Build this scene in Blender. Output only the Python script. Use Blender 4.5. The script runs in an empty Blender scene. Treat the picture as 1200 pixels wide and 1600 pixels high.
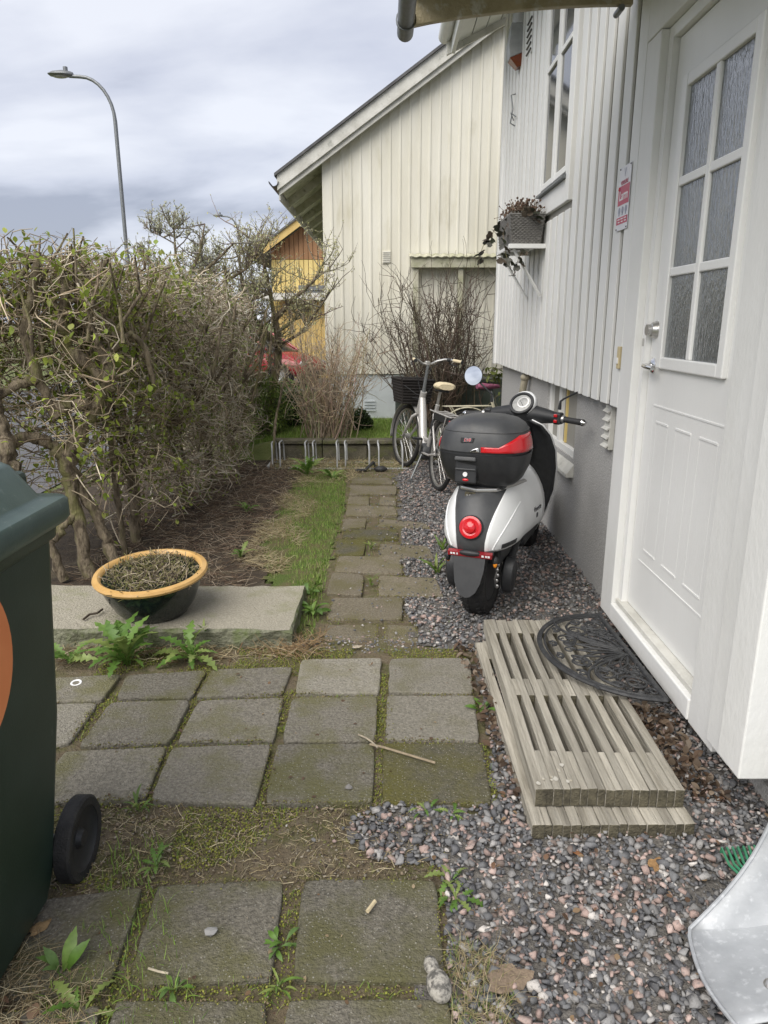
import bpy, bmesh, math, random
import numpy as np
from mathutils import Vector, Matrix, Euler
S = bpy.context.scene
COL = S.collection
R = math.radians
rng = np.random.default_rng(7)
random.seed(11)
# ------------------------------------------------------------------ camera
CAM_H, PITCH, FPX = 1.6, R(15.0), 1109.0
cam = bpy.data.cameras.new('camera'); cam_o = bpy.data.objects.new('camera', cam); COL.objects.link(cam_o)
cam.sensor_fit = 'VERTICAL'; cam.sensor_height = 36.0; cam.lens = FPX / 1600 * 36.0
cam.clip_start = 0.05; cam.clip_end = 2000
cam_o.location = (0, 0, CAM_H); cam_o.rotation_euler = (R(90) - PITCH, 0, 0)
S.camera = cam_o
# ------------------------------------------------------------------ sky and sun
SUN_EL, SUN_AZ = R(48), R(214)          # azimuth clockwise from +Y: behind the viewer, to the left
W = bpy.data.worlds.new('World'); S.world = W; W.use_nodes = True
def build_world():
    nt = W.node_tree; N = nt.nodes; L = nt.links; N.clear()
    out = N.new('ShaderNodeOutputWorld'); bg = N.new('ShaderNodeBackground'); bg.inputs['Strength'].default_value = 0.10
    sky = N.new('ShaderNodeTexSky'); sky.sky_type = 'NISHITA'; sky.sun_disc = False
    sky.sun_elevation = SUN_EL; sky.sun_rotation = SUN_AZ
    tc = N.new('ShaderNodeTexCoord'); sep = N.new('ShaderNodeSeparateXYZ'); L.new(tc.outputs['Generated'], sep.inputs[0])
    def m(op, a, b):
        n = N.new('ShaderNodeMath'); n.operation = op
        for i, v in enumerate((a, b)):
            if v is None: continue
            if isinstance(v, (int, float)): n.inputs[i].default_value = v
            else: L.new(v, n.inputs[i])
        return n.outputs[0]
    zz = m('ADD', m('MAXIMUM', sep.outputs['Z'], 0.0), 0.22)
    cmb = N.new('ShaderNodeCombineXYZ'); L.new(m('DIVIDE', sep.outputs['X'], zz), cmb.inputs[0]); L.new(m('DIVIDE', sep.outputs['Y'], zz), cmb.inputs[1])
    mp = N.new('ShaderNodeMapping'); mp.inputs['Location'].default_value = (3.1, 0.35, 2.0); mp.inputs['Scale'].default_value = (0.62, 1.0, 1); L.new(cmb.outputs[0], mp.inputs[0])
    n1 = N.new('ShaderNodeTexNoise'); n1.inputs['Scale'].default_value = 1.25; n1.inputs['Detail'].default_value = 7; n1.inputs['Roughness'].default_value = 0.50; n1.inputs['Distortion'].default_value = 0.25
    L.new(mp.outputs[0], n1.inputs['Vector'])
    rp = N.new('ShaderNodeValToRGB'); e = rp.color_ramp.elements
    e[0].position = 0.40; e[0].color = (0.31, 0.33, 0.405, 1)
    e[1].position = 0.63; e[1].color = (0.68, 0.695, 0.75, 1)
    e2 = e.new(0.50); e2.color = (0.50, 0.52, 0.60, 1)
    L.new(n1.outputs['Fac'], rp.inputs[0])
    sc = N.new('ShaderNodeMixRGB'); sc.blend_type = 'MULTIPLY'; sc.inputs[0].default_value = 1; sc.inputs[2].default_value = (CLOUD, CLOUD, CLOUD, 1); L.new(rp.outputs[0], sc.inputs[1])
    mx = N.new('ShaderNodeMixRGB'); mx.inputs[0].default_value = 0.93; L.new(sky.outputs[0], mx.inputs[1]); L.new(sc.outputs[0], mx.inputs[2])
    L.new(mx.outputs[0], bg.inputs['Color']); L.new(bg.outputs[0], out.inputs['Surface'])
CLOUD = 4.6
build_world()
sun = bpy.data.lights.new('sun', 'SUN'); sun.energy = 1.5; sun.angle = R(60); sun.color = (1.0, 0.955, 0.88)
sun_o = bpy.data.objects.new('sun', sun); COL.objects.link(sun_o)
sd = Vector((math.sin(SUN_AZ) * math.cos(SUN_EL), math.cos(SUN_AZ) * math.cos(SUN_EL), math.sin(SUN_EL)))
sun_o.rotation_euler = sd.to_track_quat('Z', 'Y').to_euler(); sun_o.location = sd * 30
S.view_settings.view_transform = 'Standard'; S.view_settings.look = 'None'
S.view_settings.exposure = 1.5; S.view_settings.gamma = 1.0; S.view_settings.use_curve_mapping = False
# ------------------------------------------------------------------ survey: turning sight lines into metres
CP, SP_ = math.cos(PITCH), math.sin(PITCH)
def ray(x, y):
    u = (x - 600) / FPX; v = (y - 800) / FPX
    return Vector((u, CP - v * SP_, -SP_ - v * CP))
def G(x, y, z=0.0):
    d = ray(x, y); return Vector((0, 0, CAM_H)) + d * ((z - CAM_H) / d.z)
def WX(x, y, X):
    d = ray(x, y); return Vector((0, 0, CAM_H)) + d * (X / d.x)
def WY(x, y, Y):
    d = ray(x, y); return Vector((0, 0, CAM_H)) + d * (Y / d.y)
# ------------------------------------------------------------------ mesh helpers
class MB:
    def __init__(s): s.v = []; s.f = []; s.mi = []; s.cur = 0
    def add(s, vs, fs, M_=None):
        b = len(s.v)
        for p in vs:
            p = Vector(p)
            s.v.append(tuple(M_ @ p) if M_ is not None else tuple(p))
        for f in fs:
            s.f.append(tuple(b + i for i in f)); s.mi.append(s.cur)
        return s
    def box(s, c, d, rot=None):
        x, y, z = d[0] / 2, d[1] / 2, d[2] / 2
        vs = [(-x,-y,-z),(x,-y,-z),(x,y,-z),(-x,y,-z),(-x,-y,z),(x,-y,z),(x,y,z),(-x,y,z)]
        M_ = Matrix.Translation(Vector(c)) @ (Euler(rot).to_matrix().to_4x4() if rot else Matrix.Identity(4))
        return s.add(vs, [(0,3,2,1),(4,5,6,7),(0,1,5,4),(1,2,6,5),(2,3,7,6),(3,0,4,7)], M_)
    def bb(s, x0, x1, y0, y1, z0, z1):
        return s.box(((x0+x1)/2,(y0+y1)/2,(z0+z1)/2), (abs(x1-x0),abs(y1-y0),abs(z1-z0)))
    def rings(s, rs, closed=True, cap0=True, cap1=True):
        n = len(rs[0]); vs = [p for r in rs for p in r]; fs = []
        for i in range(len(rs) - 1):
            for j in range(n if closed else n - 1):
                k = (j + 1) % n
                fs.append((i*n+j, i*n+k, (i+1)*n+k, (i+1)*n+j))
        if closed and cap0: fs.append(tuple(range(n))[::-1])
        if closed and cap1: fs.append(tuple((len(rs)-1)*n + j for j in range(n)))
        return s.add(vs, fs)
    def tube(s, path, r, n=8, cap=True, flat=1.0):
        path = [Vector(p) for p in path]; K = len(path)
        rr = r if isinstance(r, (list, tuple)) else [r] * K
        prev = None; rs = []
        for i, p in enumerate(path):
            t = (path[min(i+1,K-1)] - path[max(i-1,0)])
            t = t.normalized() if t.length > 1e-9 else Vector((0,0,1))
            if prev is None:
                a = Vector((0,0,1)) if abs(t.z) < .9 else Vector((1,0,0)); nrm = t.cross(a).normalized()
            else:
                nrm = prev - t * prev.dot(t)
                nrm = nrm.normalized() if nrm.length > 1e-6 else t.orthogonal().normalized()
            prev = nrm; b = t.cross(nrm)
            rs.append([p + (nrm*math.cos(2*math.pi*j/n) + b*math.sin(2*math.pi*j/n)*flat)*rr[i] for j in range(n)])
        return s.rings(rs, True, cap, cap)
    def cyl(s, p0, p1, r, n=16, r1=None):
        return s.tube([p0, p1], [r, r if r1 is None else r1], n)
    def lathe(s, prof, n=24, M_=None, closed_prof=False):
        # prof: (radius, height) about local Z
        vs = []; fs = []; K = len(prof)
        for (r, z) in prof:
            for j in range(n):
                a = 2*math.pi*j/n; vs.append((r*math.cos(a), r*math.sin(a), z))
        for i in range(K if closed_prof else K-1):
            i2 = (i+1) % K
            for j in range(n):
                k = (j+1) % n; fs.append((i*n+j, i*n+k, i2*n+k, i2*n+j))
        if not closed_prof:
            if prof[0][0] > 1e-5: fs.append(tuple(range(n))[::-1])
            if prof[-1][0] > 1e-5: fs.append(tuple((K-1)*n+j for j in range(n)))
        return s.add(vs, fs, M_)
    def prism(s, poly, ext, M_=None):
        # poly: list of 3D points (planar), extruded by vector ext
        n = len(poly); e = Vector(ext); vs = [Vector(p) for p in poly] + [Vector(p)+e for p in poly]
        fs = [tuple(range(n))[::-1], tuple(range(n, 2*n))] + [(i,(i+1)%n,n+(i+1)%n,n+i) for i in range(n)]
        return s.add(vs, fs, M_)
    def ell(s, c, d, n=16, m=10, rot=None):
        vs = []; fs = []
        M_ = Matrix.Translation(Vector(c)) @ (Euler(rot).to_matrix().to_4x4() if rot else Matrix.Identity(4))
        for i in range(m+1):
            th = math.pi*i/m
            for j in range(n):
                a = 2*math.pi*j/n; vs.append((d[0]*math.sin(th)*math.cos(a), d[1]*math.sin(th)*math.sin(a), d[2]*math.cos(th)))
        for i in range(m):
            for j in range(n):
                k = (j+1)%n; fs.append((i*n+j,(i+1)*n+j,(i+1)*n+k,i*n+k))
        return s.add(vs, fs, M_)
    def build(s, name, mat, parent=None, smooth=False, bevel=0, seg=2, subsurf=0, solid=0):
        me = bpy.data.meshes.new(name); me.from_pydata(s.v, [], s.f)
        mats = mat if isinstance(mat, (list, tuple)) else [mat]
        for m_ in mats: me.materials.append(m_)
        if len(mats) > 1: me.polygons.foreach_set('material_index', s.mi)
        bm = bmesh.new(); bm.from_mesh(me); bmesh.ops.remove_doubles(bm, verts=bm.verts, dist=1e-6); bmesh.ops.recalc_face_normals(bm, faces=bm.faces); bm.to_mesh(me); bm.free()
        o = bpy.data.objects.new(name, me); COL.objects.link(o)
        if parent is not None: o.parent = parent
        if solid:
            md = o.modifiers.new('solid', 'SOLIDIFY'); md.thickness = solid; md.offset = 0
        if bevel:
            md = o.modifiers.new('bevel', 'BEVEL'); md.width = bevel; md.segments = seg; md.limit_method = 'ANGLE'; md.angle_limit = R(40)
        if subsurf:
            md = o.modifiers.new('sub', 'SUBSURF'); md.levels = subsurf; md.render_levels = subsurf
        if smooth:
            me.polygons.foreach_set('use_smooth', [True]*len(me.polygons))
            me.update()
            try: me.set_sharp_from_angle(angle=R(42))
            except Exception: pass
        return o
def thing(name, label, cat, loc=(0,0,0), rz=0, group=None):
    o = bpy.data.objects.new(name, None); COL.objects.link(o); o.empty_display_size = 0.1
    o.location = loc; o.rotation_euler = (0,0,rz); o['label'] = label; o['category'] = cat
    if group: o['group'] = group
    return o
def tag(o, label, cat, group=None):
    o['label'] = label; o['category'] = cat
    if group: o['group'] = group
    return o
def kind(o, k): o['kind'] = k; return o
def npmesh(name, v, f, mat, parent=None, col=None, smooth=False):
    v = np.asarray(v, dtype=np.float32).reshape(-1, 3); f = np.asarray(f, dtype=np.int32); k = f.shape[1]
    me = bpy.data.meshes.new(name); me.vertices.add(len(v)); me.vertices.foreach_set('co', v.ravel())
    me.loops.add(f.size); me.loops.foreach_set('vertex_index', f.ravel())
    me.polygons.add(len(f)); me.polygons.foreach_set('loop_start', np.arange(0, f.size, k, dtype=np.int32)); me.polygons.foreach_set('loop_total', np.full(len(f), k, dtype=np.int32))
    if smooth: me.polygons.foreach_set('use_smooth', np.ones(len(f), dtype=bool))
    me.materials.append(mat); me.update(calc_edges=True)
    if col is not None:
        at = me.color_attributes.new('tint', 'FLOAT_COLOR', 'POINT')
        c4 = np.ones((len(v), 4), dtype=np.float32); c4[:, :3] = col; at.data.foreach_set('color', c4.ravel())
    o = bpy.data.objects.new(name, me); COL.objects.link(o)
    if parent is not None: o.parent = parent
    return o
def rotmats(N, yaw=None, tilt=0.3, full=False):
    if full:
        q = rng.normal(size=(N,4)); q /= np.linalg.norm(q,axis=1)[:,None]
        w,x,y,z = q.T
        return np.stack([np.stack([1-2*(y*y+z*z),2*(x*y-z*w),2*(x*z+y*w)],1),np.stack([2*(x*y+z*w),1-2*(x*x+z*z),2*(y*z-x*w)],1),np.stack([2*(x*z-y*w),2*(y*z+x*w),1-2*(x*x+y*y)],1)],1)
    a = rng.uniform(0, 2*np.pi, N) if yaw is None else yaw
    t = rng.normal(0, tilt, N); c,s = np.cos(a),np.sin(a); ct,st = np.cos(t),np.sin(t); o=np.zeros(N); l=np.ones(N)
    Rz = np.stack([np.stack([c,-s,o],1),np.stack([s,c,o],1),np.stack([o,o,l],1)],1)
    Rx = np.stack([np.stack([l,o,o],1),np.stack([o,ct,-st],1),np.stack([o,st,ct],1)],1)
    return Rz @ Rx
def scatter(name, temps, faces, pos, rots, scl, cols, mat, parent=None, smooth=False):
    """many copies of small templates as one mesh; temps is a list of (k,3) arrays that share one face list"""
    N = len(pos); k = len(temps[0]); T = np.stack(temps)[rng.integers(0, len(temps), N)]
    scl = np.asarray(scl); scl = scl[:,None,None] if scl.ndim == 1 else scl[:,None,:]
    V = np.einsum('nij,nkj->nki', rots, T*scl) + np.asarray(pos)[:,None,:]
    F = (np.asarray(faces)[None] + (np.arange(N)*k)[:,None,None]).reshape(-1, len(faces[0]))
    C = np.repeat(np.asarray(cols), k, axis=0)
    return npmesh(name, V, F, mat, parent, C, smooth)
def np_tubes(paths, radii, sides=4):
    """paths (N,K,3), radii (N,K) -> verts, quad faces"""
    N,K,_ = paths.shape
    t = np.empty_like(paths); t[:,1:-1] = paths[:,2:]-paths[:,:-2]; t[:,0]=paths[:,1]-paths[:,0]; t[:,-1]=paths[:,-1]-paths[:,-2]
    t /= np.linalg.norm(t,axis=2,keepdims=True)+1e-9
    ref = rng.normal(size=(N,1,3)); n1 = np.cross(t, np.broadcast_to(ref,t.shape)); n1 /= np.linalg.norm(n1,axis=2,keepdims=True)+1e-9
    n2 = np.cross(t,n1); a = 2*np.pi*np.arange(sides)/sides
    V = paths[:,:,None,:] + radii[:,:,None,None]*(n1[:,:,None,:]*np.cos(a)[None,None,:,None]+n2[:,:,None,:]*np.sin(a)[None,None,:,None])
    i = np.arange(K-1)[:,None]; j = np.arange(sides)[None]; k = (j+1)%sides
    F = np.stack([i*sides+j, i*sides+k, (i+1)*sides+k, (i+1)*sides+j],-1).reshape(-1,4)
    F = (F[None]+(np.arange(N)*K*sides)[:,None,None]).reshape(-1,4)
    return V.reshape(-1,3), F
def walks(start, d, length, K, wob, droop=0.0):
    N = len(start); P = np.empty((N,K,3)); P[:,0]=start; d = d/(np.linalg.norm(d,axis=1,keepdims=True)+1e-9)
    st = (np.asarray(length)/(K-1)); st = st[:,None] if st.ndim else st
    for i in range(1,K):
        P[:,i] = P[:,i-1]+d*st
        d = d+rng.normal(0,wob,(N,3)); d[:,2]+=droop; d/=np.linalg.norm(d,axis=1,keepdims=True)+1e-9
    return P
# ------------------------------------------------------------------ materials
def M(name, base, rough=.6, metal=0., var=None, vs=4., vd=4., vpos=(.35,.65), bump=0., bs=60., bd=3., stretch=(1,1,1), attr=False, spec=.5, var2=None, v2s=1.5, v2pos=(.5,.62), coat=0., emit=0., trans=0., ior=1.45, rvar=0., orand=0.):
    m = bpy.data.materials.new(name); m.use_nodes = True; nt = m.node_tree; N = nt.nodes; L = nt.links
    b = N['Principled BSDF']; b.inputs['Roughness'].default_value = rough; b.inputs['Metallic'].default_value = metal
    b.inputs['Specular IOR Level'].default_value = spec; b.inputs['IOR'].default_value = ior
    b.inputs['Coat Weight'].default_value = coat; b.inputs['Transmission Weight'].default_value = trans
    geo = N.new('ShaderNodeNewGeometry'); mp = N.new('ShaderNodeMapping'); mp.inputs['Scale'].default_value = stretch; L.new(geo.outputs['Position'], mp.inputs[0])
    def noise(sc, det):
        n = N.new('ShaderNodeTexNoise'); n.inputs['Scale'].default_value = sc; n.inputs['Detail'].default_value = det; n.inputs['Roughness'].default_value = .6; L.new(mp.outputs[0], n.inputs['Vector']); return n.outputs['Fac']
    def rng_(fac, p):
        r = N.new('ShaderNodeMapRange'); r.inputs[1].default_value = p[0]; r.inputs[2].default_value = p[1]; L.new(fac, r.inputs[0]); return r.outputs[0]
    if attr:
        a = N.new('ShaderNodeVertexColor'); a.layer_name = 'tint'; c = a.outputs[0]
    else:
        rgb = N.new('ShaderNodeRGB'); rgb.outputs[0].default_value = (*base, 1); c = rgb.outputs[0]
    if var is not None:
        mx = N.new('ShaderNodeMixRGB'); L.new(rng_(noise(vs, vd), vpos), mx.inputs[0]); L.new(c, mx.inputs[1]); mx.inputs[2].default_value = (*var, 1); c = mx.outputs[0]
    if var2 is not None:
        mx = N.new('ShaderNodeMixRGB'); L.new(rng_(noise(v2s, 5), v2pos), mx.inputs[0]); L.new(c, mx.inputs[1]); mx.inputs[2].default_value = (*var2, 1); c = mx.outputs[0]
    if orand:
        oi = N.new('ShaderNodeObjectInfo'); mr = N.new('ShaderNodeMapRange'); mr.inputs[3].default_value = 1-orand; mr.inputs[4].default_value = 1+orand*.6; L.new(oi.outputs['Random'], mr.inputs[0])
        mx = N.new('ShaderNodeMixRGB'); mx.blend_type = 'MULTIPLY'; mx.inputs[0].default_value = 1; L.new(c, mx.inputs[1]); L.new(mr.outputs[0], mx.inputs[2]); c = mx.outputs[0]
    L.new(c, b.inputs['Base Color'])
    if rvar:
        r = N.new('ShaderNodeMapRange'); r.inputs[3].default_value = rough-rvar; r.inputs[4].default_value = rough+rvar; L.new(noise(vs*1.7, 4), r.inputs[0]); L.new(r.outputs[0], b.inputs['Roughness'])
    if bump:
        bn = N.new('ShaderNodeBump'); bn.inputs['Strength'].default_value = bump; bn.inputs['Distance'].default_value = .02; L.new(noise(bs, bd), bn.inputs['Height']); L.new(bn.outputs[0], b.inputs['Normal'])
    if emit: b.inputs['Emission Color'].default_value = (*base, 1); b.inputs['Emission Strength'].default_value = emit
    m['n'] = 1
    return m
def leafy(m, t=.35):
    """add some light passing through thin leaves"""
    nt = m.node_tree; N = nt.nodes; L = nt.links; b = N['Principled BSDF']; out = N['Material Output']
    tr = N.new('ShaderNodeBsdfTranslucent'); src = b.inputs['Base Color'].links[0].from_socket; L.new(src, tr.inputs[0])
    mx = N.new('ShaderNodeMixShader'); mx.inputs[0].default_value = t; L.new(b.outputs[0], mx.inputs[1]); L.new(tr.outputs[0], mx.inputs[2]); L.new(mx.outputs[0], out.inputs['Surface']); return m
m_white = M('white_paint', (.79,.79,.77), .55, var=(.735,.735,.71), vs=4, stretch=(1,1,.5), bump=.10, bs=45, var2=(.66,.655,.62), v2s=13, v2pos=(.66,.8), orand=.05)
m_white_shade = M('white_backing_shaded', (.30,.29,.26), .65, var=(.26,.25,.22), vs=6, stretch=(1,1,.3), bump=.15, bs=70)  # white boarding darkened: shade of the recesses between boards put into the colour
m_door = M('door_paint', (.80,.80,.78), .38, var=(.76,.76,.74), vs=3, stretch=(1,1,.3), bump=.06, bs=90, var2=(.68,.68,.65), v2s=14, v2pos=(.68,.8))
m_cream = M('cream_paint', (.74,.72,.64), .6, var=(.67,.645,.55), vs=3, stretch=(1,1,.25), bump=.12, bs=60, var2=(.57,.54,.43), v2s=5, v2pos=(.58,.75), orand=.05)
m_creamd = M('cream_groove', (.44,.415,.32), .7, var=(.34,.32,.24), vs=4)
m_rake = M('weathered_rake_paint', (.66,.65,.60), .6, var=(.52,.51,.46), vs=6, bump=.2, bs=50, var2=(.38,.38,.34), v2s=9, v2pos=(.6,.72))
m_mossrake = M('algae_stained_paint', (.52,.50,.40), .7, var=(.36,.36,.24), vs=7, bump=.2, bs=50, var2=(.20,.20,.14), v2s=12, v2pos=(.56,.7))
m_plinthw = M('pale_plinth_paint', (.62,.66,.68), .7, var=(.54,.58,.60), vs=4, bump=.2, bs=120)
m_yellow = M('yellow_paint', (.64,.46,.17), .6, var=(.55,.38,.13), vs=3, stretch=(1,1,.3))
m_paley = M('pale_yellow_paint', (.72,.56,.22), .6, var=(.64,.48,.17), vs=3, stretch=(1,1,.3))
m_rust = M('rust_brown_paint', (.38,.205,.10), .65, var=(.29,.15,.07), vs=5, stretch=(1,1,.3))
m_roof = M('dark_roof', (.07,.07,.075), .7, var=(.12,.12,.12), vs=8)
m_black = M('black_metal', (.02,.02,.022), .45)
m_galv = M('galvanised_steel', (.56,.57,.575), .5, .25, var=(.44,.45,.46), vs=14, bump=.04, bs=30, rvar=.12)
m_greym = M('grey_metal', (.22,.23,.24), .45, .5, var=(.17,.18,.18), vs=20)
m_chrome = M('chrome', (.72,.72,.72), .12, 1.)
m_steel = M('brushed_steel', (.52,.51,.49), .32, .8)
m_render = M('grey_render', (.56,.55,.535), .9, var=(.36,.355,.345), vs=95, vd=4, bump=.6, bs=120, bd=4, var2=(.40,.39,.375), v2s=2.2, v2pos=(.52,.75))
m_glass = M('window_glass', (.035,.04,.045), .05, spec=.9, ior=1.9, bump=.01, bs=5)
m_rainglass = M('rain_textured_glass', (.10,.115,.125), .16, spec=1.0, ior=2.1, bump=.30, bs=75, bd=2., stretch=(1,1,.28))
m_wood = M('weathered_wood', (.43,.40,.335), .88, var=(.22,.20,.16), vs=26, vd=8, vpos=(.40,.68), stretch=(1,.06,1), bump=1., bs=60, bd=7, var2=(.15,.135,.105), v2s=7, v2pos=(.56,.76), orand=.28)
m_woodend = M('dark_end_grain', (.06,.053,.036), .9, var=(.13,.115,.075), vs=30, bump=.6, bs=120)
m_rubber = M('black_rubber', (.022,.022,.023), .55, var=(.04,.04,.04), vs=30, bump=.1, bs=200)
m_tyre = M('tyre_rubber', (.016,.016,.017), .7, var=(.03,.029,.028), vs=25, bump=.3, bs=150)
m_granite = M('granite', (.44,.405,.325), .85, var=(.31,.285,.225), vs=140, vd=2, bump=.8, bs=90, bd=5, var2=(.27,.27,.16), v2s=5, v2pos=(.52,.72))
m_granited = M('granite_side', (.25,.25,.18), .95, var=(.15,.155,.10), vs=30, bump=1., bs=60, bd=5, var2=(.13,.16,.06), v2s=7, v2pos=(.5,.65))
m_bin = M('bin_green_plastic', (.014,.031,.022), .42, var=(.020,.039,.029), vs=9, bump=.05, bs=200, var2=(.055,.08,.072), v2s=22, v2pos=(.66,.8))
m_binlid = M('lid_green_plastic', (.045,.076,.066), .36, var=(.06,.094,.083), vs=12, bump=.05, bs=200, var2=(.16,.19,.18), v2s=24, v2pos=(.62,.8))
m_orange = M('orange_sticker', (.80,.27,.10), .5, var=(.74,.23,.08), vs=5)
m_bowlrim = M('ochre_glaze', (.60,.38,.145), .35, var=(.50,.30,.10), vs=9, bump=.1, bs=60)
m_bowl = M('dark_green_glaze', (.010,.017,.016), .12, spec=.7)
m_soil = M('soil', (.055,.042,.030), 1., var=(.10,.08,.055), vs=18, vd=6, bump=1., bs=40, bd=6, var2=(.13,.105,.07), v2s=3.5, v2pos=(.55,.7))
m_attr = M('tinted_bits', (.5,.5,.5), .85, attr=True)
m_twig = M('bark_twigs', (.5,.5,.5), .85, attr=True)
m_leaf = leafy(M('fresh_leaves', (.5,.5,.5), .5, attr=True), .4)
m_grass = leafy(M('grass_blades', (.5,.5,.5), .55, attr=True), .3)
m_stone = M('gravel_stones', (.5,.5,.5), .8, attr=True, var=(.16,.155,.15), vs=160, vd=2, vpos=(.55,.75), bump=.3, bs=220)
m_bark = M('gnarled_bark', (.24,.195,.135), .95, var=(.075,.057,.038), vs=30, vd=8, vpos=(.42,.62), stretch=(1,1,.4), bump=1., bs=55, bd=8, var2=(.19,.18,.075), v2s=9, v2pos=(.52,.66))
m_asphalt = M('asphalt', (.13,.13,.14), .9, var=(.10,.10,.105), vs=60, bump=.3, bs=200)
# ================================================================== SETTING
def sstep(a, b, x):
    t = np.clip((x-a)/(b-a), 0, 1); return t*t*(3-2*t)
def gh(X, Y):
    X = np.asarray(X, float); Y = np.asarray(Y, float)
    bed = 0.22*sstep(8.30, 8.42, Y)*sstep(-2.3, -1.2, X)
    return bed*(1-sstep(12, 17, Y)) - 0.16*sstep(12, 19, Y)
def grid_sheet(name, xs, ys, dz, mat, k='structure'):
    X, Y = np.meshgrid(xs, ys); Z = gh(X, Y)+dz; nx, ny = len(xs), len(ys)
    V = np.stack([X, Y, Z], -1).reshape(-1, 3)
    i = np.arange(ny-1)[:,None]; j = np.arange(nx-1)[None]
    F = np.stack([i*nx+j, i*nx+j+1, (i+1)*nx+j+1, (i+1)*nx+j], -1).reshape(-1, 4)
    return kind(npmesh(name, V, F, mat), k)
m_far = M('far_grass', (.10,.135,.035), .95, var=(.15,.16,.06), vs=3, vd=6, bump=.6, bs=60, var2=(.14,.11,.06), v2s=.7, v2pos=(.55,.7))
axs = np.concatenate([[-400,-120,-40,-20,-12,-8,-5], np.arange(-3,3.01,.15), [4,6,10,20,60,200,400]])
ays = np.concatenate([[-30,-8,-3,0], np.arange(.5,8.01,.25), np.arange(8.2,8.6,.04), np.arange(8.7,12,.4), np.arange(12,20,.8), [22,26,32,40,60,100,200,500,900]])
ground = grid_sheet('ground', axs, ays, 0.0, m_far)
road = grid_sheet('road', np.array([-9.5,-6,-3.6,-3.3]), np.concatenate([[-20,-5], np.arange(0,20,1.), [24,30,40,60,120]]), .012, m_asphalt)
drive = grid_sheet('driveway', np.array([-3.3,-1,0,2,5,9]), np.array([18.5,20,22,23]), .012, m_asphalt)
def rough_poly(pts, amp, step=.06):
    out = []
    P = [Vector((p[0],p[1],0)) for p in pts]
    for a, b in zip(P, P[1:]+P[:1]):
        n = max(1, int((b-a).length/step))
        for i in range(n):
            q = a.lerp(b, i/n); out.append((q.x+random.gauss(0,amp), q.y+random.gauss(0,amp)))
    return out
def sheet(name, pts, z, mat, amp=.03, k='structure'):
    pl = rough_poly(pts, amp); a = np.array(pl); st = .05
    xs = np.arange(a[:,0].min(), a[:,0].max()+st, st); ys = np.arange(a[:,1].min(), a[:,1].max()+st, st); X, Y = np.meshgrid(xs, ys)
    X = X+rng.uniform(-.015,.015,X.shape); Y = Y+rng.uniform(-.015,.015,Y.shape)
    Z = z+.0045*(1+.5*np.sin(X*9.3+1.7*np.sin(Y*6.1))+.5*np.sin(Y*11.7+2.1*np.sin(X*7.3))); nx = len(xs)
    i = np.arange(len(ys)-1)[:,None]; j = np.arange(nx-1)[None]; F = np.stack([i*nx+j, i*nx+j+1, (i+1)*nx+j+1, (i+1)*nx+j], -1).reshape(-1,4)
    V = np.stack([X,Y,Z],-1).reshape(-1,3); F = F[inpoly(V[F].mean(1)[:,:2], pl)]
    us, inv_ = np.unique(F, return_inverse=True)
    return kind(npmesh(name, V[us], inv_.reshape(-1,4), mat, None, None, True), k)
def inpoly(P, poly):
    x, y = P[:,0], P[:,1]; ins = np.zeros(len(P), bool); n = len(poly)
    for i in range(n):
        x0,y0 = poly[i][:2]; x1,y1 = poly[(i+1)%n][:2]
        c = ((y0>y) != (y1>y)) & (x < (x1-x0)*(y-y0)/((y1-y0) if abs(y1-y0)>1e-9 else 1e-9)+x0); ins ^= c
    return ins
def rand_in(poly, dens):
    a = np.array([p[:2] for p in poly]); lo, hi = a.min(0), a.max(0)
    n = int(dens*np.prod(hi-lo)); P = lo+rng.random((n,2))*(hi-lo); return P[inpoly(P, poly)]
m_moss = M('moss_and_earth', (.155,.122,.078), 1., var=(.115,.11,.045), vs=8, vd=8, vpos=(.44,.60), bump=1., bs=70, bd=6, var2=(.21,.175,.12), v2s=19, v2pos=(.52,.68))
m_gbase = M('gravel_bed', (.115,.108,.10), .95, var=(.20,.185,.165), vs=70, vd=3, bump=1., bs=90)
m_bed = M('hedge_soil', (.040,.030,.021), 1., var=(.075,.056,.037), vs=14, vd=6, bump=1., bs=45, bd=6, var2=(.12,.10,.065), v2s=4, v2pos=(.56,.7))
m_turf = M('turf', (.095,.135,.028), 1., var=(.15,.125,.06), vs=7, vd=6, vpos=(.42,.6), bump=1., bs=80, bd=5)
moss_poly = [(-2.6,.5),(.95,.5),(.75,1.6),(.72,3.4),(.4,4.6),(.34,7.9),(-.4,7.9),(-.42,3.9),(-2.6,3.4)]
moss_bed = sheet('moss_bed', moss_poly, .006, m_moss)
hedge_bed = sheet('garden_bed', [(-3.2,3.3),(-1.9,3.3),(-.62,3.75),(-.95,5.2),(-.85,7.6),(-1.1,8.25),(-3.2,9.5)], .010, m_bed)
turf_poly = [(-.92,5.1),(-.90,7.3),(-.42,7.6),(-.36,6.0),(-.39,4.6),(-.42,3.6),(-.5,3.3),(-.52,3.95),(-.75,4.3)]
turf = sheet('lawn', turf_poly, .016, m_turf)
gravel_poly = [tuple(G(*p)[:2]) for p in [(545,1290),(575,1350),(692,1362),(704,1600)]] + [(.3,.5),(2.6,.5),(2.6,2.2),(1.29,2.2),(1.29,8.25),(.42,8.2)] + \
              [tuple(G(*p)[:2]) for p in [(622,745),(628,800),(628,850),(634,905),(634,965),(652,1012),(745,1024),(778,1264),(600,1266)]]
gravel_bed = sheet('gravel_bed', gravel_poly, .014, m_gbase)
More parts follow.
